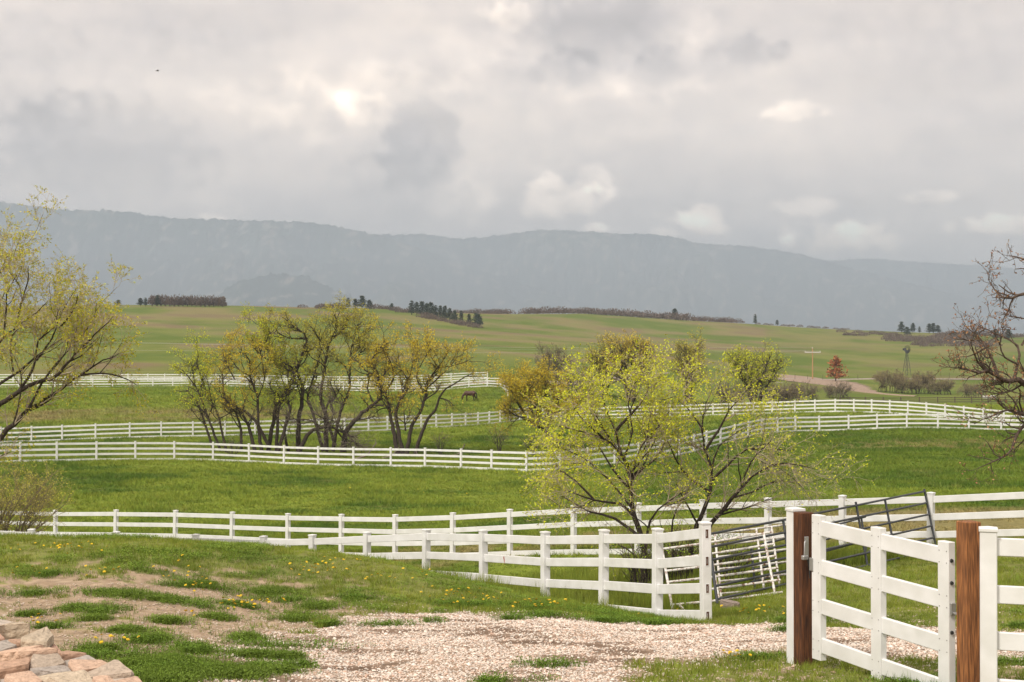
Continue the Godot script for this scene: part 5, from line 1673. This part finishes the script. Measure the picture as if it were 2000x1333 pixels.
# ------------------------------------------------------------------ the horse
func horse() -> void:
	var o := thing("horse", G(917, 186), "dark bay horse grazing in the paddock behind the curving fence", "horse")
	var b := [   # head to the left (-x); withers 1.3 m
		[Vector3(-0.42, 1.0, 0), Vector3(0.1, 0.95, 0), 0.27, 0.29, 1.15], [Vector3(0.1, 0.95, 0), Vector3(0.5, 1.03, 0), 0.29, 0.27, 1.15], [Vector3(-0.4, 1.13, 0), Vector3(-0.15, 1.14, 0), 0.14, 0.12], [Vector3(0.4, 1.1, 0), Vector3(0.7, 1.02, 0), 0.2, 0.16],
		[Vector3(-0.5, 1.02, 0), Vector3(-0.82, 0.72, 0), 0.2, 0.13], [Vector3(-0.82, 0.72, 0), Vector3(-0.93, 0.5, 0), 0.13, 0.1], [Vector3(-0.92, 0.47, 0), Vector3(-0.95, 0.3, 0), 0.105, 0.085], [Vector3(-0.95, 0.3, 0), Vector3(-0.96, 0.09, 0), 0.075, 0.055], [Vector3(-0.93, 0.52, -0.05), Vector3(-0.88, 0.6, -0.06), 0.02, 0.012], [Vector3(-0.93, 0.52, 0.05), Vector3(-0.88, 0.6, 0.06), 0.02, 0.012]]
	# legs: fore pair, hind pair (stifle forward, hock back)
	for e in [[-0.40, 0.13, -0.36, -0.31], [-0.37, -0.13, -0.33, -0.27]]:
		b.append([Vector3(e[0], 0.85, e[1]), Vector3(e[2], 0.45, e[1]), 0.12, 0.055])
		b.append([Vector3(e[2], 0.45, e[1]), Vector3(e[2] + 0.01, 0.12, e[1]), 0.05, 0.036])
		b.append([Vector3(e[2] + 0.01, 0.12, e[1]), Vector3(e[2] - 0.02, 0.035, e[1]), 0.042, 0.055])
	for e in [[0.52, 0.13, 0.0], [0.62, -0.13, 0.22]]:
		b.append([Vector3(0.56, 0.95, e[1]), Vector3(e[0] - 0.05 + e[2] * 0.3, 0.68, e[1]), 0.19, 0.11])
		b.append([Vector3(e[0] - 0.05 + e[2] * 0.3, 0.68, e[1]), Vector3(e[0] + 0.05 + e[2] * 0.6, 0.46, e[1]), 0.1, 0.055])
		b.append([Vector3(e[0] + 0.05 + e[2] * 0.6, 0.46, e[1]), Vector3(e[0] - 0.04 + e[2] * 0.6, 0.12, e[1]), 0.05, 0.036])
		b.append([Vector3(e[0] - 0.04 + e[2] * 0.6, 0.12, e[1]), Vector3(e[0] - 0.09 + e[2] * 0.6, 0.035, e[1]), 0.042, 0.055])
	var s := smoothed(flesh(b, Vector3(-1.15, -0.05, -0.4), Vector3(1.0, 1.4, 0.4), 0.036, 0.03))
	for p in s.v:        # black points: legs and muzzle
		var k := clampf((0.62 - p.y) / 0.15, 0, 1) if p.x > -0.7 else clampf((0.3 - p.y) / 0.2, 0, 1)
		s.c.append(Color(0.07, 0.03, 0.019).lerp(Color(0.014, 0.011, 0.01), k))
	var m: StandardMaterial3D = M.coat
	m.albedo_color = Color.WHITE
	m.vertex_color_use_as_albedo = true
	part("body", s.mesh(m), o)
	part("tail", smoothed(flesh([[Vector3(0.83, 1.1, 0), Vector3(0.92, 0.9, 0), 0.05, 0.07], [Vector3(0.92, 0.9, 0), Vector3(0.96, 0.45, 0), 0.07, 0.08], [Vector3(0.96, 0.45, 0), Vector3(1.0, 0.1, 0), 0.08, 0.03]], Vector3(0.7, -0.02, -0.14), Vector3(1.14, 1.24, 0.14), 0.036, 0.02)).mesh(M.mane), o)
	part("mane", smoothed(flesh([[Vector3(-0.42, 1.2, 0), Vector3(-0.78, 0.86, 0.02), 0.05, 0.05], [Vector3(-0.78, 0.86, 0.02), Vector3(-0.93, 0.6, 0.0), 0.05, 0.03]], Vector3(-1.1, 0.45, -0.14), Vector3(-0.25, 1.35, 0.16), 0.036, 0.02)).mesh(M.mane), o)

# ------------------------------------------------------------------ the scene
func _ready() -> void:
	rng.seed = 7
	# camera
	var cam := Camera3D.new()
	cam.name = "camera"
	add_child(cam)
	cam.transform = Transform3D(tilt, Vector3(0, EYE, 0))
	cam.fov = rad_to_deg(2.0 * atan(1332.0 / 2.0 / FOCAL))
	cam.near = 0.1
	cam.far = 30000.0
	# sky, haze, exposure
	var env := Environment.new()
	env.background_mode = Environment.BG_SKY
	env.sky = Sky.new()
	var pano := PanoramaSkyMaterial.new()
	pano.panorama = sky_image()
	pano.energy_multiplier = 0.9
	env.sky.sky_material = pano
	env.tonemap_mode = Environment.TONE_MAPPER_LINEAR
	env.tonemap_exposure = 2.35
	env.fog_enabled = true
	env.fog_density = 0.00016
	env.fog_light_color = Color(0.85, 0.93, 1.0)
	env.sdfgi_enabled = true
	env.ssao_enabled = true
	env.ssil_enabled = true
	env.volumetric_fog_enabled = true
	env.volumetric_fog_density = 0.0
	var we := WorldEnvironment.new()
	we.name = "environment"
	we.environment = env
	add_child(we)
	# the veiled sun: high, behind the left shoulder
	var sun := DirectionalLight3D.new()
	sun.name = "sun"
	sun.light_color = Color(1.0, 0.965, 0.91)
	sun.light_energy = 0.5
	sun.light_angular_distance = 12.0
	sun.shadow_enabled = true
	add_child(sun)
	sun.look_at_from_position(Vector3(-6, 11, 7), Vector3.ZERO)
	print("sky")
	survey()
	materials()
	land()
	print("land")
	mountains()
	ribbon("road", [[-200, 206], [200, 207], [600, 207], [960, 208], [1100, 230], [1260, 275], [1400, 300], [1470, 310], [1530, 325]], 5.0, 0.12, "pale_road", "pale gravel lane running behind the paddocks")
	ribbon("road", [[1500, 385], [1532, 405], [1612, 420], [1675, 428], [1720, 432], [1810, 430], [1900, 430], [2150, 425]], 5.0, 0.2, "pale_road", "thin pale road at the foot of the right hill")
	ribbon("road", [[1490, 425, 0], [1540, 420, 0], [1580, 400, 0], [1620, 372, 0], [1660, 335, 0], [1700, 315, 0], [1790, 308, 4.0]], 34.0, 0.15, "dust_road", "sandy orange dirt track below the utility pole")
	# the thicker air that lies in the basin before the mountains
	var mist := FogVolume.new()
	mist.name = "valley_haze"
	mist.size = Vector3(13000, 500, 4600)
	mist.position = Vector3(0, 200, -3800)
	var air := FogMaterial.new()
	air.density = 0.00022
	air.albedo = Color(0.87, 0.93, 1.0)
	mist.material = air
	add_child(mist)
	tag(mist, "pale haze lying in the basin before the mountains", "haze", "", "stuff")
	cover()
	print("cover")
	fences()
	gate()
	panels()
	stone_wall()
	print("built")
	foreground_trees()
	grove()
	back_trees()
	print("trees")
	ridge()
	far_things()
	horse()
	dandelions()
	print("done")
